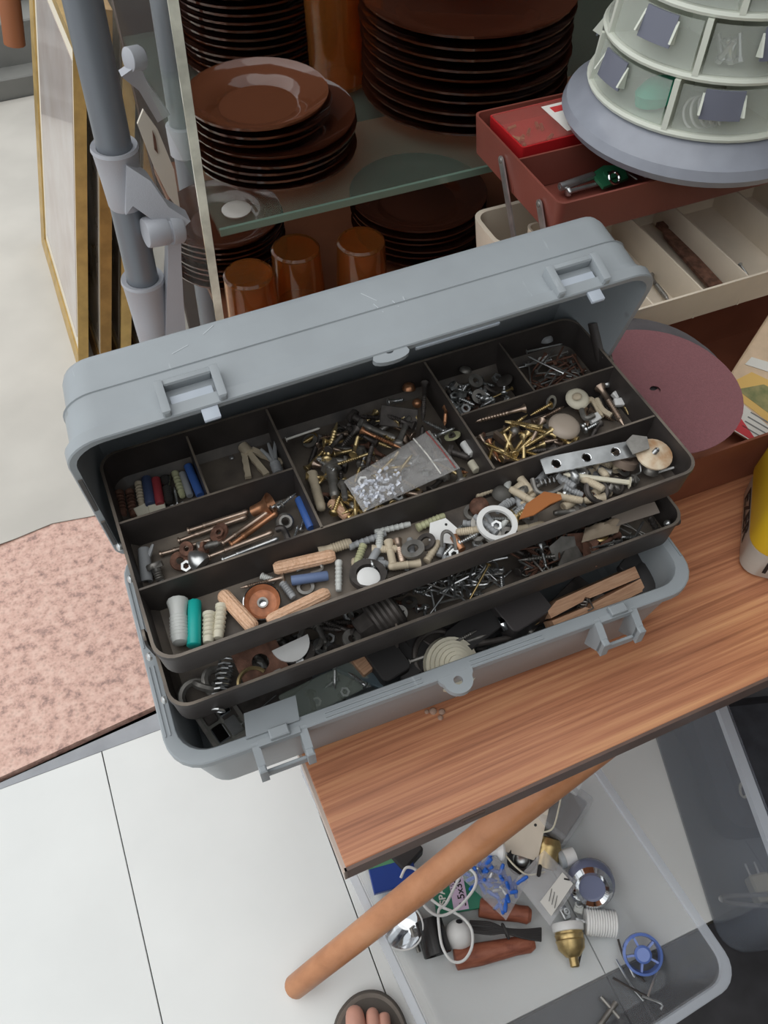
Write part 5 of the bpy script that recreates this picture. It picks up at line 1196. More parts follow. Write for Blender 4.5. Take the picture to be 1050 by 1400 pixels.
for k in range(95):
    part('crystal', cry, M_cry, zb, None, Matrix.Translation(zp(random.uniform(.30, .93), random.uniform(.05, .50)*random.uniform(.6, 1), random.uniform(-.002, .0055))) @ Euler((random.uniform(0, 3), random.uniform(0, 3), random.uniform(0, 3))).to_matrix().to_4x4())
for (a, b) in (((.35, .25), (.15, .55)), ((.55, .45), (.30, .70)), ((.3, .4), (.5, .62))):
    pa, pb = zp(*a, .002), zp(*b, .002); part('bagged_screw', screw_me((pb-pa).length, .0036, 'flat'), M_gold, zb, None, axisM(pa, pb))

Em = 'in the small rear compartment right of the middle'
heap(16, T1W, .326, .400, .150, .205, .008, [K_dark, K_rust, K_wash], Em)
heap(32, T1W, .326, .400, .150, .205, .018, [K_zinc, K_nut, K_zinc, K_wash], Em, .005)
flat('disc', cap_me(.011, .003), 690, 521, .016, Z1, M_dark, 'round dark disc on the zinc screws', 'disc', tx=.5)
flat('dome', cap_me(.008, .006), 636, 508, .018, Z1, M_dull, 'dull pink round cap at the back of the zinc screws', 'cap', tx=.4)
rod('nail', nail_me, 700, 531, 664, 548, .014, .012, Z1, M_brass, 'brass nail crossing in front of the zinc screws', 'nail', None, .0024)
Fm = 'in the rear right corner compartment'
heap(26, T1W, .410, .486, .150, .204, .012, [K_nailr, K_nailr, K_nail, K_rust], Fm)
heap(24, T1W, .410, .486, .150, .204, .020, [K_nail, K_nailb, K_nailr], Fm, .006)
flat('pebble', cap_me(.009, .009), 747, 467, .014, Z1, M_greyplug, 'pale grey rounded knob behind the nails', 'knob', tx=.4)
for i, (x, y) in enumerate(((739, 493), (746, 489), (743, 496))): flat('bead', cap_me(.0036, .005), x, y, .016, Z1, M_white, 'white bead lying on the rusty nails', 'bead', 'white beads on the nails')
rod('nail', nail_me, 720, 481, 769, 470, .022, .024, Z1, M_steel, 'long bright nail lying along the back of the nails', 'nail', None, .0024)

Gm = 'in the right middle compartment'
heap(18, T1W, .327, .486, .078, .138, .008, [K_dark, K_rust, K_bronze, K_wash], Gm)
heap(22, T1W, .327, .430, .078, .136, .016, [K_brass, K_brass, K_brassp, K_bronze], Gm, .006)
scr(718, 558, 642, 578, .024, .020, .0062, 'flat', M_bronze, 'long silver-bronze screw along the back of the right middle compartment')
scr(738, 585, 690, 577, .020, .022, .0042, 'flat', M_gold, 'slim brass screw pointing left under the long one')
scr(722, 592, 700, 622, .018, .014, .0052, 'flat', M_gold, 'brass screw with wide flared head aimed at the front')
scr(755, 588, 718, 611, .022, .018, .0052, 'flat', M_gold, 'brass screw beside the smooth beige cap')
scr(752, 553, 725, 568, .020, .018, .0050, 'pan', M_brass, 'brass round-head screw behind the beige cap')
scr(656, 596, 680, 630, .016, .010, .0050, 'flat', M_bronze, 'reddish bronze screw against the left divider')
scr(668, 602, 684, 632, .014, .010, .0046, 'flat', M_copper, 'copper screw next to the left divider')
flat('washer', washer_me(.009, .0055, .0016), 753, 550, .020, Z1, M_steel, 'thin steel ring standing behind the brass screws', 'ring', tx=1.1, rz=.4)
flat('plastic_dome', cap_me(.0150, .006), 789, 546, .018, Z1, M_ivory, 'ivory ringed cap with centre stud at the back', 'cap', tx=.25)
flat('stud', cap_me(.006, .004), 789, 543, .024, Z1, M_beige, 'small beige stud on the ivory ringed cap', 'stud', tx=.25)
flat('plastic_dome', cap_me(.0195, .008), 771, 584, .020, Z1, mat('taupe_plastic', rgb(176, 162, 148), .45), 'large smooth taupe cap in the middle of the compartment', 'cap', tx=.15)
scr(820, 529, 853, 582, .016, .012, .0078, 'flat', M_bronze, 'thick bronze screw at the right of the compartment')
scr(842, 522, 859, 567, .014, .010, .0052, 'flat', M_gold, 'slim brass screw against the right wall')
flat('dome', cap_me(.006, .006), 829, 526, .012, Z1, M_steel, 'blue-white steel ball head beside the thick bronze screw', 'ball')
for (x, y, r_, lb) in ((843, 541, .3, 'white plastic block behind the bronze screw'), (846, 552, -.3, 'white plastic block under the bronze screw'), (811, 574, .2, 'small white block near the front divider')):
    solo('plastic_block', MB().box(-.006, .006, -.004, .004, 0, .006, .001, .0008), M_white, lb, 'block', None, flatM(P(x, y, Z1+.010), r_, .3))
for i, ps in enumerate((((800, 552), (808, 546), (816, 556), (822, 570)), ((816, 546), (824, 560), (836, 568)), ((795, 560), (800, 572), (812, 568)))):
    solo('clip_hook', MB().tube(smooth_path([P(x, y, Z1+.012+.003*i) for x, y in ps]), .0028, 7), (M_beige, M_beige, M_dull)[i], ('curved beige clip between the caps and bronze screw', 'second beige curl under the thick bronze screw', 'dull steel curl in front of the ivory cap')[i], 'clip')
for i, (x1, y1, x2, y2) in enumerate(((800, 588, 820, 577), (796, 584, 806, 574))): scr(x1, y1, x2, y2, .012, .012, .0050, 'pan', M_steel, ('bright bolt end near the front divider', 'short bright screw beside the white block')[i])
solo('square_bracket', MB().prism([(0, 0), (.014, 0), (.014, .004), (.004, .004), (.004, .016), (0, .016)], 0, .008), M_bronze, 'small bronze angle piece among brass screws', 'bracket', None, flatM(P(690, 612, Z1+.010), .3))
flat('dome', cap_me(.0055, .006), 703, 590, .016, Z1, M_dull, 'round grey screw head between brass screws', 'screw head', tx=.4)

# ---- long front compartment
H = 'in the long front compartment'
cyl(243, 822, 246, 881, .0180, M_clearplug, 'large milky white wall plug at the left end', style=0, h=.011)
rod('wall_plug', flute_me, 266, 822, 265, 884, .009, .009, Z1, M_teal, 'teal green fluted wall plug beside the milky one', 'wall plug', None, .0145, 9, .03)
cyl(286, 838, 285, 880, .0130, M_ivory, 'short ivory ribbed wall plug third from the left', style=1, h=.009)
cyl(303, 827, 298, 874, .0125, M_ivory, 'ivory toothed wall plug fourth from the left', style=1, h=.009)
rod('dowel', flute_me, 303, 811, 348, 860, .009, .009, Z1, M_dowel, 'fluted wooden dowel lying left of the cup washer', 'dowel', None, .0150)
rod('dowel', flute_me, 366, 851, 450, 810, .010, .010, Z1, M_dowel, 'fluted wooden dowel lying right of the cup washer', 'dowel', None, .0145)
rod('dowel', flute_me, 374, 778, 458, 759, .010, .010, Z1, M_dowel, 'fluted wooden dowel lying furthest back in the front compartment', 'dowel', None, .0145)
cw = thing('cup_washer', 'steel cup washer with rusty orange inside', 'cup washer', P(360, 826, Z1+.004))
TM_ = Matrix.Rotation(.25, 4, 'X') @ Matrix.Rotation(-.08, 4, 'Y') @ Matrix.Scale(.74, 4)
part('cup', MB().lathe([(.006, 0), (.016, .001), (.0205, .006), (.0215, .012), (.0205, .0125)], 32, True, False).xf(TM_), M_chrome, cw)
part('rust_dish', MB().lathe([(.006, .0035), (.010, .003), (.0155, .0042), (.0190, .0100), (.0200, .0118), (.0165, .003), (.006, .002)], 32, False, False).xf(TM_), mat('orange_rust', rgb(172, 112, 78), .6, var=.2, vscale=200), cw, 'rusty orange dish')
part('hub', MB().annulus(.0062, .0042, .002, .0075, 20).xf(TM_), M_dull, cw)
scr(389, 789, 328, 804, .011, .005, .0052, 'flat', M_bronze, 'pale bronze screw lying behind the cup washer')
cyl(398, 794, 449, 787, .0105, M_blueplug, 'dusty blue tube plug beside the back dowel', style=2, h=.007)
cyl(386, 797, 402, 818, .0085, M_greyplug, 'light grey split plug behind the right dowel', style=1, h=.007)
cyl(357, 787, 376, 795, .0075, M_clearplug, 'small milky plug tip behind the bronze screw', style=1, h=.005)
flat('ring', washer_me(.0095, .0060, .003), 418, 804, .002, Z1, M_dull, 'small dull metal ring behind the right dowel', 'ring')
solo('wire_clip', MB().tube(smooth_path([P(405, 780, Z1+.008), P(420, 774, Z1+.008), P(436, 770, Z1+.008), P(440, 778, Z1+.006), P(425, 784, Z1+.006)]), .0016, 6), M_dull, 'bent wire clip above the dusty blue plug', 'clip')
cyl(463, 767, 463, 809, .0080, M_clearplug, 'milky toothed plug standing left of the black ring', style=1, h=.006)
cyl(436, 756, 481, 741, .0110, M_beige, 'beige tapered plug above the back dowel', style=0, h=.009)
cyl(477, 748, 528, 729, .0085, M_greyplug, 'long grey twisted plug behind the black ring', style=1, h=.008)
cyl(512, 728, 562, 716, .0075, M_clearplug, 'long pale plug left of the greenish one', style=1, h=.007)
cyl(570, 722, 608, 705, .0095, M_greenivory, 'greenish ribbed plug with metal tip on the bare floor', style=1, h=.006)
flat('rubber_ring', washer_me(.0200, .0125, .007), 503, 789, .010, Z1, M_dark, 'thick black ring around a white disc', 'ring', tx=.12)
flat('white_disc', cap_me(.0125, .003), 504, 790, .016, Z1, M_white, 'white disc set in the thick black ring', 'disc', tx=.12)
flat('washer', washer_me(.0130, .0062, .0030), 565, 752, .014, Z1, M_dull, 'light grey washer lying left of the white tag', 'washer', tx=.25)
flat('washer', washer_me(.0110, .0060, .0030), 583, 742, .010, Z1, M_dark, 'darker washer behind the light grey one', 'washer', tx=.4)
wt = thing('white_tag', 'white folded plastic tag with rounded corner', 'tag', P(604, 727, Z1+.010), -.35)
part('tag_body', MB().prism([(-.012, -.008), (.010, -.012), (.014, .002), (.004, .012), (-.010, .008)], 0, .0015).xf(Matrix.Rotation(.35, 4, 'X')), M_white, wt)
part('hole', MB().lathe([(.0012, .0016), (.0012, .0019)], 10).xf(Matrix.Rotation(.35, 4, 'X') @ Matrix.Translation((.004, .006, 0))), M_ink, wt)
solo('wire_loop', MB().tube(smooth_path([P(604, 748, Z1+.012), P(605, 730, Z1+.018), P(613, 727, Z1+.018), P(621, 736, Z1+.014), P(623, 752, Z1+.010)]), .0016, 6), M_dull, 'steel wire staple standing on the white tag', 'staple')
cyl(620, 733, 632, 752, .0085, M_copper, 'tan brass tube beside the wire staple', 'tube', 2, 'brass_tube', h=.010)
cyl(583, 768, 600, 740, .0085, M_beige, 'beige ribbed plug in front of the light grey washer', style=1, h=.008)
cyl(600, 760, 606, 744, .0070, M_greyplug, 'short grey plug leaning in front of the white tag', style=1, h=.006)
wr = solo('white_ring', MB().annulus(.0180, .0132, 0, .003, 36), M_white, 'flat white plastic ring with a clipped edge', 'ring', None, flatM(P(679, 717, Z1+.018), 0, .10, .05))
cyl(664, 705, 682, 728, .0080, M_greyplug, 'grey cylinder seen inside the white ring', style=2, h=.010)
cyl(678, 728, 696, 708, .0070, M_clearplug, 'shiny pale plug seen inside the white ring', style=1, h=.010)
flat('bead', cap_me(.009, .008), 668, 720, .004, Z1, M_beige, 'beige lump seen inside the white ring', 'lump')
lf = MB(); prof = [(-.026, 0), (-.014, -.010), (.004, -.013), (.022, -.009), (.030, .004), (.014, .011), (-.010, .010)]
lf.loops([[(x, y, .010*(y/.013)**2+.002*sin(x*90)) for x, y in prof], [(x, y, .010*(y/.013)**2+.0012+.002*sin(x*90)) for x, y in prof]])
solo('copper_leaf', lf, mat('orange_copper', rgb(204, 132, 82), .4, .35), 'bent orange copper spade leaning on the front wall', 'metal leaf', None, flatM(P(738, 696, Z1+.020), .10, -.35, 0, .84))
rod('bolt', bolt_me, 704, 707, 720, 700, .012, .014, Z1, M_gold, 'brass knob at the tip of the copper spade', 'knob', None, .010)
flat('rusty_dome', cap_me(.0115, .012), 656, 694, .004, Z1, M_rust, 'rust-brown rounded cap left of the black rubber foot', 'cap', tx=.4)
flat('rust_ring', washer_me(.012, .0075, .003), 648, 702, .002, Z1, M_dull, 'dull ring half under the rust-brown cap', 'ring')
flat('rubber_bumper', cap_me(.0115, .012), 685, 679, .006, Z1, mat('dark_rubber', rgb(86, 84, 80), .6), 'dark grey rubber foot behind the white ring', 'rubber foot', tx=.3)
cyl(650, 678, 681, 665, .0085, M_beige, 'beige ridged plug at the back left of the rubber foot', style=1, h=.007)
cyl(692, 672, 695, 655, .0085, M_clearplug, 'pale plug standing behind the rubber foot', style=2, h=.010)
cyl(709, 651, 727, 674, .0095, M_beige, 'square-ended beige plug right of the rubber foot', style=2, h=.011)
cyl(702, 674, 714, 664, .0120, M_beige, 'pinkish beige stub between the plugs', style=2, h=.010)
cyl(712, 692, 735, 672, .0080, M_beige, 'beige plug behind the copper spade', style=1, h=.008)
cyl(735, 658, 748, 644, .0080, M_greyplug, 'grey plug left end of the steel strap', style=2, h=.010)
# steel strap with three holes
sa, sb_ = P(741, 639, Z1+.026), P(884, 607, Z1+.030)
strp = thing('steel_strap', 'flat steel strap with three holes and a folded clip', 'strap', sa)
Ls = (sb_-sa).length; hw = .0082
SM = Matrix.Translation((0, 0, 0)) @ Matrix.Rotation(math.atan2((sb_-sa).y, (sb_-sa).x), 4, 'Z') @ Matrix.Rotation(.22, 4, 'X')
def strap_mesh(L_, hw, t, holes, r):
    mb = MB(); xs = [0]+[v for h_ in holes for v in (h_-hw, h_+hw)]+[L_]
    for i in range(0, len(xs), 2): mb.box(xs[i], xs[i+1], -hw, hw, 0, t)
    for h_ in holes:
        n = 16; e = hw
        sq = []
        for k in range(n):
            a = 2*pi*k/n; c_, s_ = cos(a), sin(a); m_ = max(abs(c_), abs(s_)*e/hw) if False else 1
            k_ = min(e/max(abs(c_), 1e-6), hw/max(abs(s_), 1e-6)); sq.append((h_+c_*k_, s_*k_))
        ci = [(h_+r*cos(2*pi*k/n), r*sin(2*pi*k/n)) for k in range(n)]
        mb.ring([[(x, y, 0) for x, y in ci], [(x, y, 0) for x, y in sq], [(x, y, t) for x, y in sq], [(x, y, t) for x, y in ci]])
    return mb
part('strap', strap_mesh(Ls, hw, .0022, (Ls*.13, Ls*.42, Ls*.70), .0040).xf(SM), M_steel, strp)
part('folded_clip', MB().prism([(Ls*.82, -.009), (Ls*.98, -.007), (Ls*1.0, .005), (Ls*.88, .010), (Ls*.80, .005)], .0026, .0046).xf(SM @ Matrix.Rotation(-.06, 4, 'Y')), M_dull, strp)
for k in (.13, .42, .70): part('hole_rim', MB().torus(.0042, .0005, .0022, 18, 5).xf(SM @ Matrix.Translation((Ls*k, 0, 0))), M_chrome, strp)
bd = thing('beige_disc', 'round beige disc with rust stain and a screw through it', 'disc', P(894, 622, Z1+.026))
part('disc', cap_me(.0170, .004), mat('stained_ivory', rgb(214, 200, 176), .5, col2=rgb(178, 140, 104), vscale=90), bd, None, Matrix.Rotation(.15, 4, 'X'))
part('screw', screw_me(.010, .0050, 'none'), M_steel, bd, None, Matrix.Translation((-.001, 0, .003)) @ Matrix.Rotation(.3, 4, 'X'))
rod('screw', screw_me, 769, 673, 802, 693, .014, .008, Z1, M_steel, 'stout bright screw pointing at the front wall', 'screw', None, .0085, 'none')
sprg = MB().tube([(.0065*cos(t*.9), .0065*sin(t*.9), .0011*t) for t in range(0, 42)], .0013, 6)
solo('coil_spring', sprg, M_steel, 'bright coil spring lying under the strap end', 'spring', None, axisM(P(736, 660, Z1+.012), P(758, 655, Z1+.012)) @ Matrix.Scale(.55, 4))
solo('bent_clip', MB().tube(smooth_path([P(728, 655, Z1+.016), P(734, 672, Z1+.014), P(752, 674, Z1+.012), P(770, 664, Z1+.014), P(774, 652, Z1+.016)]), .0024, 7), M_dull, 'curved grey spring clip around the coil', 'clip')
flat('rubber_ring', MB().torus(.0130, .0038, 0, 26, 8).mesh('rubber_ring'), 816, 670, .010, Z1, M_dark, 'thick dark rubber ring near the front wall', 'ring', tx=.5, rz=.3)
flat('rubber_ring', MB().torus(.0080, .0030, 0, 22, 8).mesh('rubber_ring'), 843, 664, .008, Z1, M_dark, 'smaller dark ring right of the thick one', 'ring', tx=.6, rz=.3)
cyl(812, 676, 822, 664, .0100, M_beige, 'beige stub inside the thick dark ring', style=2, h=.008)
flat('grommet', washer_me(.0155, .0080, .009), 852, 634, .012, Z1, mat('brown_grommet', rgb(128, 112, 100), .6, var=.15), 'brown-grey grommet below the folded clip', 'grommet', tx=.4)
rod('nail', nail_me, 861, 660, 770, 648, .016, .018, Z1, M_ivory, 'pale flat spike with round head across the pile', 'spike', None, .0060)
flat('dome', cap_me(.0090, .011), 889, 647, .006, Z1, M_dull, 'small round grey knob below the beige disc', 'knob', tx=.3)
rod('nail', nail_me, 931, 636, 896, 647, .012, .008, Z1, M_white, 'white coated nail at the right end', 'nail', None, .0026)
solo('wire_clip', MB().tube(smooth_path([P(874, 632, Z1+.012), P(876, 645, Z1+.008), P(868, 650, Z1+.006), P(874, 656, Z1+.006), P(868, 658, Z1+.006)]), .0008, 5), M_steel, 'thin bent wire left of the grey knob', 'wire')
rod('bolt', bolt_me, 786, 652, 800, 648, .016, .014, Z1, M_steel, 'bright bolt head between spring and rings', 'bolt', None, .0100)
cyl(770, 694, 786, 684, .0105, M_beige, 'blunt beige stub right of the copper spade', style=2, h=.008)
cyl(836, 648, 818, 640, .0090, M_dull, 'dull metal tube under the strap', 'tube', 2, 'metal_tube', h=.012)
heap(22, T1W, .245, .325, .012, .050, .012, [K_plugg, K_plugb, K_zinc, K_nut, K_wash], H+' near its middle')
heap(36, T1W, .300, .455, .020, .064, .014, [K_plugb, K_plugg, K_wash, K_bolt, K_rust, K_nut], H+' toward the right')
heap(12, T1W, .165, .235, .018, .055, .010, [K_plugg, K_plugb, K_bronze, K_zinc], H+' beside the black ring')
for i, (x1, y1, x2, y2, m) in enumerate(((531, 740, 538, 775, M_beige), (543, 738, 551, 770, M_bronze), (520, 728, 518, 752, M_clearplug), (516, 752, 506, 770, M_greyplug), (497, 745, 487, 772, M_greenivory))):
    cyl(x1, y1, x2, y2, .0085, m, ('beige plug upright in the middle cluster', 'bronze-brown plug upright beside the beige one', 'pale forked clip at the back of the cluster', 'grey square plug behind the black ring', 'greenish plug behind the black ring')[i], style=(0, 0, 1, 2, 1)[i], h=.010)

# ---- lower tray
J = 'in the lower tray'
solo('spring', MB().tube([(.0068*cos(t*.8), .0068*sin(t*.8), .00058*t) for t in range(0, 84)], .0011, 6), M_steel, 'steel coil spring with hooked end at the left of the lower tray', 'spring', None, axisM(P(311, 902, Z2+.012), P(302, 944, Z2+.010)))
solo('spring_eye', MB().torus(.0055, .0011, 0, 16, 6), M_steel, 'hooked eye at the lower end of the coil spring', 'hook', None, flatM(P(302, 948, Z2+.010), .4, .6))
for i, (x, y, R_, tx) in enumerate(((268, 952, .0125, .3), (296, 933, .0115, .7), (283, 938, .010, 1.0))):
    solo('open_ring', MB().tube([(R_*cos(a), R_*sin(a), 0) for a in [k*.33 for k in range(15)]], .0036, 7), M_dull, ('grey open hook ring at the left front corner', 'grey open ring beside the coil spring', 'dark curved ring behind the hook ring')[i]+' '+J, 'ring', None, flatM(P(x, y, Z2+.008), 1.2*i, tx))
solo('square_washer', MB().ring([circ(.0075, 0, 24), rrect(-.020, .020, -.019, .019, .005, 0, 5), rrect(-.020, .020, -.019, .019, .005, .003, 5), circ(.0075, .003, 24)]), M_rust, 'rusty square washer with a big hole', 'washer', None, flatM(P(356, 906, Z2+.020), .1, .35)) if len(circ(1, 0, 24)) == len(rrect(0, 1, 0, 1, .1, 0, 5)) else None
solo('brass_ring', MB().tube([(.013*cos(a), .013*sin(a), 0) for a in [.5+k*.2 for k in range(13)]], .0018, 6), M_gold, 'shiny gold ring arc in front of the square washer', 'ring', None, flatM(P(347, 934, Z2+.020), 0, .3))
solo('half_disc', MB().prism([(.017*cos(pi+pi*k/14), .017*sin(pi+pi*k/14)) for k in range(15)], 0, .005), M_white, 'white half-round plastic piece', 'half disc', None, flatM(P(396, 880, Z2+.022), .1, .3))
for i, (x, y, R_, r_, m, tx) in enumerate(((397, 908, .0155, .0068, M_steel, .3), (431, 884, .0110, .005, M_dull, .7), (441, 886, .0120, .0060, M_steel, .5), (458, 890, .0090, .004, M_dark, .5), (412, 896, .017, .008, M_dark, .3), (548, 852, .0085, .004, M_steel, .5), (480, 874, .0110, .0045, M_dull, .4), (520, 862, .013, .005, M_dark, .3))):
    flat('washer', washer_me(R_, r_, .003), x, y, .014, Z2, m, ('bright washer below the half-round piece', 'small dull washer in the middle left', 'steel ring washer beside the dark lump', 'dark little washer beside the steel ring', 'broad dark washer under the half-round piece', 'bright crescent washer by the tray divider', 'grey washer before the threaded collar', 'dark washer behind the threaded collar')[i]+' '+J, 'washer', tx=tx)
tc = thing('threaded_collar', 'dark threaded pipe collar with hexagon end in the lower tray', 'pipe fitting', P(498, 860, Z2+.020))
cax = P(528, 838, Z2+.026)-P(498, 860, Z2+.020)
part('thread', MB().lathe([(.012, .008)]+[(.019+.0012*(k % 2), .010+.0024*k) for k in range(11)]+[(.014, .036)], 28).xf(axisM((0, 0, 0), cax)), M_dark, tc)
part('hexagon', MB().loops([circ(.012, -.006, 6), circ(.0145, -.004, 6), circ(.0145, .010, 6), circ(.012, .012, 6)]).xf(axisM((0, 0, 0), cax)), M_dark, tc)
heap(32, T2W, .06, .195, .012, .055, .016, [K_wash, K_nut, K_dark, K_rust, K_bolt], J+' left half')
heap(14, T2W, .170, .235, .012, .055, .016, [K_rust, K_rust, K_dark, K_wash], J+' around its divider')
heap(46, T2W, .225, .330, .008, .058, .020, [K_hookL, K_hookC, K_hookU, K_hookL, K_zinc, K_nailb], J+' middle')
heap(30, T2W, .330, .395, .010, .060, .014, [K_hookU, K_hookC, K_rust, K_dark, K_nailr], J+' right of the middle')
heap(36, T2W, .395, .470, .010, .060, .014, [K_zinc, K_rust, K_dark, K_nail, K_nut], J+' right end')
rod('nail', nail_me, 668, 772, 637, 829, .034, .026, Z2, M_brass, 'long brass nail leaning across the hooks', 'nail', None, .0028)
scr(739, 744, 747, 776, .022, .016, .0042, 'flat', M_steel, 'zinc screw standing upright among the hooks', Z2)
scr(758, 760, 708, 766, .018, .016, .0052, 'none', M_dull, 'grey threaded rod lying behind the hooks', Z2)
for i, (x, y, rz, m) in enumerate(((779, 766, .5, M_dull), (795, 742, -.6, M_rust), (770, 748, .1, M_dull), (806, 752, 1.0, M_rust))):
    solo('metal_plate', MB().prism([(-.016, -.008), (.012, -.010), (.016, .004), (.002, .010), (-.014, .006)], 0, .002), m, ('grey sheet-metal scrap', 'rusty bent bracket', 'small grey metal tab', 'rusty metal tongue')[i]+' '+J, 'metal scrap', None, flatM(P(x, y, Z2+.016), rz, .5))
bo, q = None, None
bgq = [P(795, 742, Z2+.024), P(845, 728, Z2+.024), P(852, 706, Z2+.028), P(800, 722, Z2+.028)]
pbag = MB(); n = 8
for s_ in (1, -1):
    b0 = len(pbag.v)
    for i in range(n+1):
        for j in range(n+1):
            u, v = i/n, j/n; p = bgq[0]*(1-u)*(1-v)+bgq[1]*u*(1-v)+bgq[2]*u*v+bgq[3]*(1-u)*v; e = (16*u*(1-u)*v*(1-v))**.5
            pbag.v.append(tuple(p+Vector((0, 0, e*(s_*.007+.002*sin(i*2+j*1.3))+s_*.0003))-bgq[0]))
    for i in range(n):
        for j in range(n): a = b0+i*(n+1)+j; pbag.f.append((a, a+1, a+n+2, a+n+1))
solo('paper_sachet', pbag, mat('tan_paper', rgb(186, 168, 146), .6, var=.1), 'crumpled tan paper sachet in the lower tray', 'sachet', None, Matrix.Translation(bgq[0]))
solo('clear_strip', MB().box(-.024, .024, -.006, .006, 0, .001), mat('grey_strip', rgb(150, 138, 128), .4), 'greyish plastic strip at the right of the lower tray', 'strip', None, flatM(P(868, 703, Z2+.030), -.05, .3))
scr(889, 708, 904, 735, .016, .010, .0085, 'none', M_dark, 'black coarse screw at the right end of the lower tray', Z2)
flat('brass_coil', MB().torus(.010, .0022, 0, 20, 6).mesh('brass_coil'), 818, 734, .014, Z2, M_brass, 'brown brass coil under the tan sachet', 'coil', tx=.5)
for i, (x1, y1, x2, y2) in enumerate(((806, 750, 850, 738), (808, 756, 846, 744), (866, 738, 880, 712))): rod('pin', nail_me, x1, y1, x2, y2, .016, .018, Z2, M_steel, ('bright pin in front of the tan sachet', 'second bright pin in front of the sachet', 'steel pin leaning at the right end')[i]+' '+J, 'pin', None, .0028)

# ---- bottom of the box
Q = 'in the bottom of the toolbox'
bx_ = thing('fuse_case', 'small clear-topped case of chrome pieces at the left corner', 'case', P(303, 986, Z0+.050), .25)
part('case', MB().box(-.018, .018, -.026, .026, -.012, 0, .006, .002), mat('smoke_case', rgb(120, 120, 114), .3), bx_)
part('cell', MB().box(-.013, -.001, -.020, -.002, 0, .004, .002, .001), M_chrome, bx_); part('cell', MB().box(.001, .013, -.020, -.002, 0, .004, .002, .001), M_steel, bx_)
part('cell', MB().box(-.013, -.001, .002, .020, 0, .004, .002, .001), M_dark, bx_); part('cell', MB().box(.001, .013, .002, .020, 0, .004, .002, .001), M_chrome, bx_)
part('rim', MB().ring([rrect(-.0155, .0155, -.0235, .0235, .005, .0, 4), rrect(-.019, .019, -.027, .027, .007, .0, 4), rrect(-.019, .019, -.027, .027, .007, .003, 4), rrect(-.0155, .0155, -.0235, .0235, .005, .003, 4)]), M_dull, bx_)
for i, x in enumerate((300, 322)):
    solo('steel_bracket', MB().box(-.006, .006, -.022, .022, 0, .003, bev=.0006), M_dull, ('flat steel leg left below the clear-topped case', 'flat steel leg right below the clear-topped case')[i], 'bracket', None, flatM(P(x, 1014, Z0+.040), .25, .35))
def slab(x, y, hz, w, d, t, rz, tx, m, name, label, cat, r=.002):
    p = P(x, y, Z0+hz); dl = p-B(0, 0, 0); v = -sph*dl.x+cph*dl.y
    need = .027+.5*(abs(w*sin(rz))+abs(d*cos(rz)))+.3*t
    if v < need: p = p+Vector((-sph, cph, 0))*(need-v)
    solo(name, MB().box(-w/2, w/2, -d/2, d/2, 0, t, r, min(.001, t/3)), m, label+' '+Q, cat, None, flatM(p, rz, tx))
slab(445, 945, .050, .085, .030, .006, .10, .2, alpha_mat('clear_acrylic', rgb(170, 180, 170), .35), 'acrylic_case', 'clear acrylic case of screws', 'case')
slab(365, 955, .040, .09, .03, .010, .35, .1, M_dark, 'pliers', 'dark plier arm', 'pliers')
slab(483, 925, .050, .012, .085, .006, .80, .1, mat('blue_steel', rgb(112, 130, 140), .35, .6), 'steel_rail', 'blue-grey steel rail', 'rail')
slab(495, 922, .046, .010, .085, .006, .80, .1, mat('blue_steel', rgb(112, 130, 140), .35, .6), 'steel_rail', 'second thinner blue-grey steel rail', 'rail')
slab(500, 910, .044, .026, .024, .020, .3, .1, M_peg, 'wood_block', 'tan wooden block', 'block')
slab(528, 925, .040, .032, .06, .03, .2, .1, M_rubber, 'rubber_block', 'black rubber grip', 'grip', .006)
slab(555, 930, .036, .028, .040, .024, .3, .2, M_rubber, 'black_connector', 'ribbed black connector', 'connector', .004)
slab(575, 925, .040, .012, .055, .010, .25, .1, M_dull, 'lever_bar', 'dull grey metal lever', 'lever')
for k in range(3): slab(600+22*k, 905-8*k, .040, .05, .05, .02, .2+.4*k, .1, (M_rubber, M_dark, M_rubber)[k], 'tool_lump', ('black moulded tool body', 'dark iron tool head', 'black plastic housing')[k], 'tool', .008)
st_ = thing('stepped_cone', 'cream stepped plastic cone beside the rim eyelet', 'cone', P(617, 908, Z0+.060))
part('cone', MB().lathe([(.027, -.004)]+[(.026-.0035*k+(.0 if j else .0), .004*k+.004*j) for k in range(6) for j in (0, 1)]+[(.002, .026)], 28).xf(Matrix.Rotation(.5, 4, 'X')), M_ivory, st_)
solo('dark_ring', MB().torus(.024, .003, 0, 32, 8), M_dark, 'large dark wire ring around the stepped cone', 'ring', None, flatM(P(600, 896, Z0+.056), 0, .4))
rod('screwdriver', nail_me, 560, 905, 665, 868, .060, .070, Z0, M_dull, 'slim grey shaft lying across the bottom tools', 'shaft', None, .0050)
rod('screwdriver', nail_me, 600, 890, 700, 872, .064, .066, Z0, M_dark, 'dark flat shaft under the slim grey one', 'shaft', None, .0080)
rod('drill_bit', screw_me, 618, 880, 652, 862, .072, .072, Z0, M_dull, 'grey drill bit tip near the tray edge', 'drill bit', None, .0050, 'none')
slab(720, 868, .050, .050, .040, .028, .2, .1, mat('dark_case', rgb(74, 70, 70), .4), 'plastic_case', 'dark grey case with pale top', 'case', .006)
slab(655, 880, .050, .07, .03, .02, .3, .1, M_rubber, 'chisel', 'black plastic handle', 'handle', .008)
rod('socket_bit', bolt_me, 690, 852, 704, 846, .070, .072, Z0, M_chrome, 'small chrome socket bit under the lower tray', 'socket', None, .011)
solo('key_ring', MB().torus(.010, .0012, 0, 24, 6), M_brass, 'thin brass key ring near the clothes peg', 'ring', None, flatM(P(728, 840, Z0+.066), .3, .6))
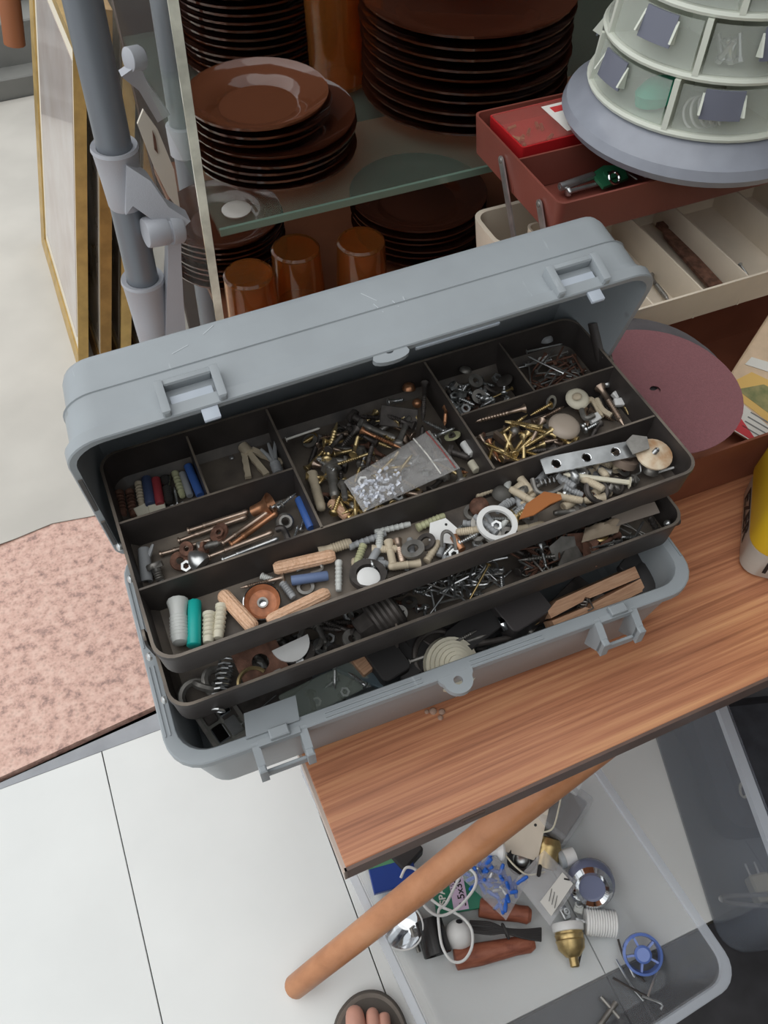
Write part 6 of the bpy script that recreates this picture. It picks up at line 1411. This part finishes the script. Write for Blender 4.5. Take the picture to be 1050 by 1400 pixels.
# wooden clothes peg
pa, pb = P(748, 848, Z0+.062), P(868, 792, Z0+.062)
pg = thing('clothes_peg', 'wooden spring clothes peg lying near the right catch', 'clothes peg', pa, math.atan2((pb-pa).y, (pb-pa).x))
PL = (pb-pa).length
for s_ in (-1, 1):
    pr_ = [(0, .0012), (PL*.36, .0030), (PL*.40, .0062), (PL*.44, .0030), (PL, .0006), (PL, .013), (PL*.12, .0145), (0, .009)]
    part('peg_half', MB().prism([(x, y*s_) for x, y in pr_], -.011, .011).xf(Matrix.Rotation(.5, 4, 'X')), M_peg, pg)
part('peg_spring', MB().tube([(PL*.40+.004*cos(t*.9), .004*sin(t*.9), -.011+.0008*t) for t in range(28)]+[(PL*.40, -.014, .012), (PL*.34, -.014, .012)], .0009, 6), M_dull, pg)
slab(795, 850, .036, .055, .035, .012, .4, .1, M_dark, 'metal_lump', 'dark metal plate under the clothes peg', 'plate', .004)
slab(815, 836, .040, .022, .018, .016, .6, .3, M_dull, 'metal_cube', 'dull faceted metal piece right of the peg', 'metal piece', .003)
solo('ribbed_dial', MB().lathe([(.016, 0), (.021, .003)]+[(.0215+.0006*(k % 2), .004+.002*k) for k in range(8)]+[(.017, .022), (.008, .023)], 24), M_rubber, 'round black ribbed knob at the right end of the base', 'knob', None, flatM(P(880, 802, Z0+.046), 0, .2))
slab(862, 776, .060, .030, .022, .010, .5, .2, M_rubber, 'black_clip', 'black clip behind the clothes peg', 'clip', .004)
rod('steel_wire', nail_me, 752, 862, 825, 848, .064, .066, Z0, M_steel, 'thin bright wire in front of the clothes peg', 'wire', None, .0012)
rod('steel_wire', nail_me, 330, 990, 378, 950, .056, .056, Z0, M_steel, 'thin bright wire left of the rim tongue', 'wire', None, .0012)
heap(26, lambda u, v, h_: B(u, v, -.085+h_), .15, .43, .035, .075, .030, [K_dark, K_rust, K_bolt, K_wash], Q)
heap(10, lambda u, v, h_: B(u, v, -.080+h_), .13, .20, .035, .075, .030, [K_zinc, K_nut, K_bolt], Q+' left')

# ---- tackle box contents
fl_a, fl_b = P(905, 311, .712), P(978, 392, .712)
cf = thing('flat_file', 'brown rusty flat file lying in the beige tray', 'file', fl_a, math.atan2((fl_b-fl_a).y, (fl_b-fl_a).x)); FL_ = (fl_b-fl_a).length
part('blade', MB().prism([(.008, -.004), (.02, -.0085), (FL_, -.0095), (FL_, .0095), (.02, .0085), (.008, .004)], -.001, .003), M_rust, cf)
part('tang', MB().prism([(-.006, -.006), (.008, -.004), (.008, .004), (-.006, .006)], -.001, .005), M_rust, cf)
rod('screw', screw_me, 888, 378, 915, 412, .004, .004, .705, M_dull, 'grey pointed tool in the first beige slot', 'tool', None, .008, 'flat')
for i, (x1, y1, x2, y2) in enumerate(((995, 358, 1018, 375), (1012, 362, 1025, 380), (1002, 372, 1022, 372))): rod('screw', screw_me, x1, y1, x2, y2, .003, .004, .705, M_steel, 'small bright screw in the third beige slot', 'screw', 'screws in the third beige slot', .004, 'pan')
for i in range(7): p0 = (1005+i*8, 300+i*7); rod('screw', screw_me, p0[0], p0[1], p0[0]+random.uniform(6, 14), p0[1]+random.uniform(4, 12), .003, .004, .705, M_rust if i % 2 else M_dull, 'small rusty screw in the far beige slot' if i % 2 else 'small grey screw in the far beige slot', 'screw', 'screws in the far beige slot', .004, 'pan')
rod('chrome_tube', plug_me, 765, 256, 812, 240, .010, .012, .797, M_steel, 'pale steel tube in the front of the red-brown tray', 'tube', None, .012, 2)
rod('bolt', bolt_me, 778, 262, 822, 250, .006, .006, .797, M_steel, 'bright bolt below the pale steel tube', 'bolt', None, .007)
solo('green_bracket', MB().prism([(-.02, -.012), (.018, -.014), (.026, .006), (.004, .016), (-.018, .012)], 0, .004).annulus(.008, .004, .004, .007, 18), mat('dark_green', rgb(40, 100, 70), .45), 'dark green plastic bracket in the red-brown tray', 'bracket', None, flatM(P(832, 243, .806), .2, .2))
solo('keyring', MB().torus(.007, .0016, 0, 20, 6), M_chrome, 'small chrome ring on the green bracket', 'ring', None, flatM(P(840, 243, .818), .2, .7))
for i in range(7):
    x = 738+i*9; rod('bolt', bolt_me, x, 212-i*1.5, x+random.uniform(5, 12), 200-i*1.5, .008, .014, .797, (M_steel, M_dull, M_copper)[i % 3], ('bright', 'dull', 'copper')[i % 3]+' bolt under the red assortment case', 'bolt', 'bolts under the red case', .006)
for i in range(3): rod('metal_pin', nail_me, 850+i*14, 232-i*2, 872+i*12, 246-i*3, .008, .008, .797, M_dull, 'grey metal pin under the round organiser rim', 'pin', 'pins under the organiser rim', .003)
cr = thing('glue_crumbs', 'pale dried glue crumbs on the table before the toolbox', 'crumbs', P(592, 973, TZ))
for i, (dx, dy, r_) in enumerate(((0, 0, .004), (.008, -.004, .0035), (.004, -.009, .003), (-.006, .002, .0025))):
    part('crumb', MB().lathe([(r_*.9, 0), (r_, r_*.4), (r_*.6, r_*.9), (r_*.1, r_)], 8), mat('crumb', rgb(170, 140, 122), .6), cr, None, Matrix.Translation((dx, dy, 0)))
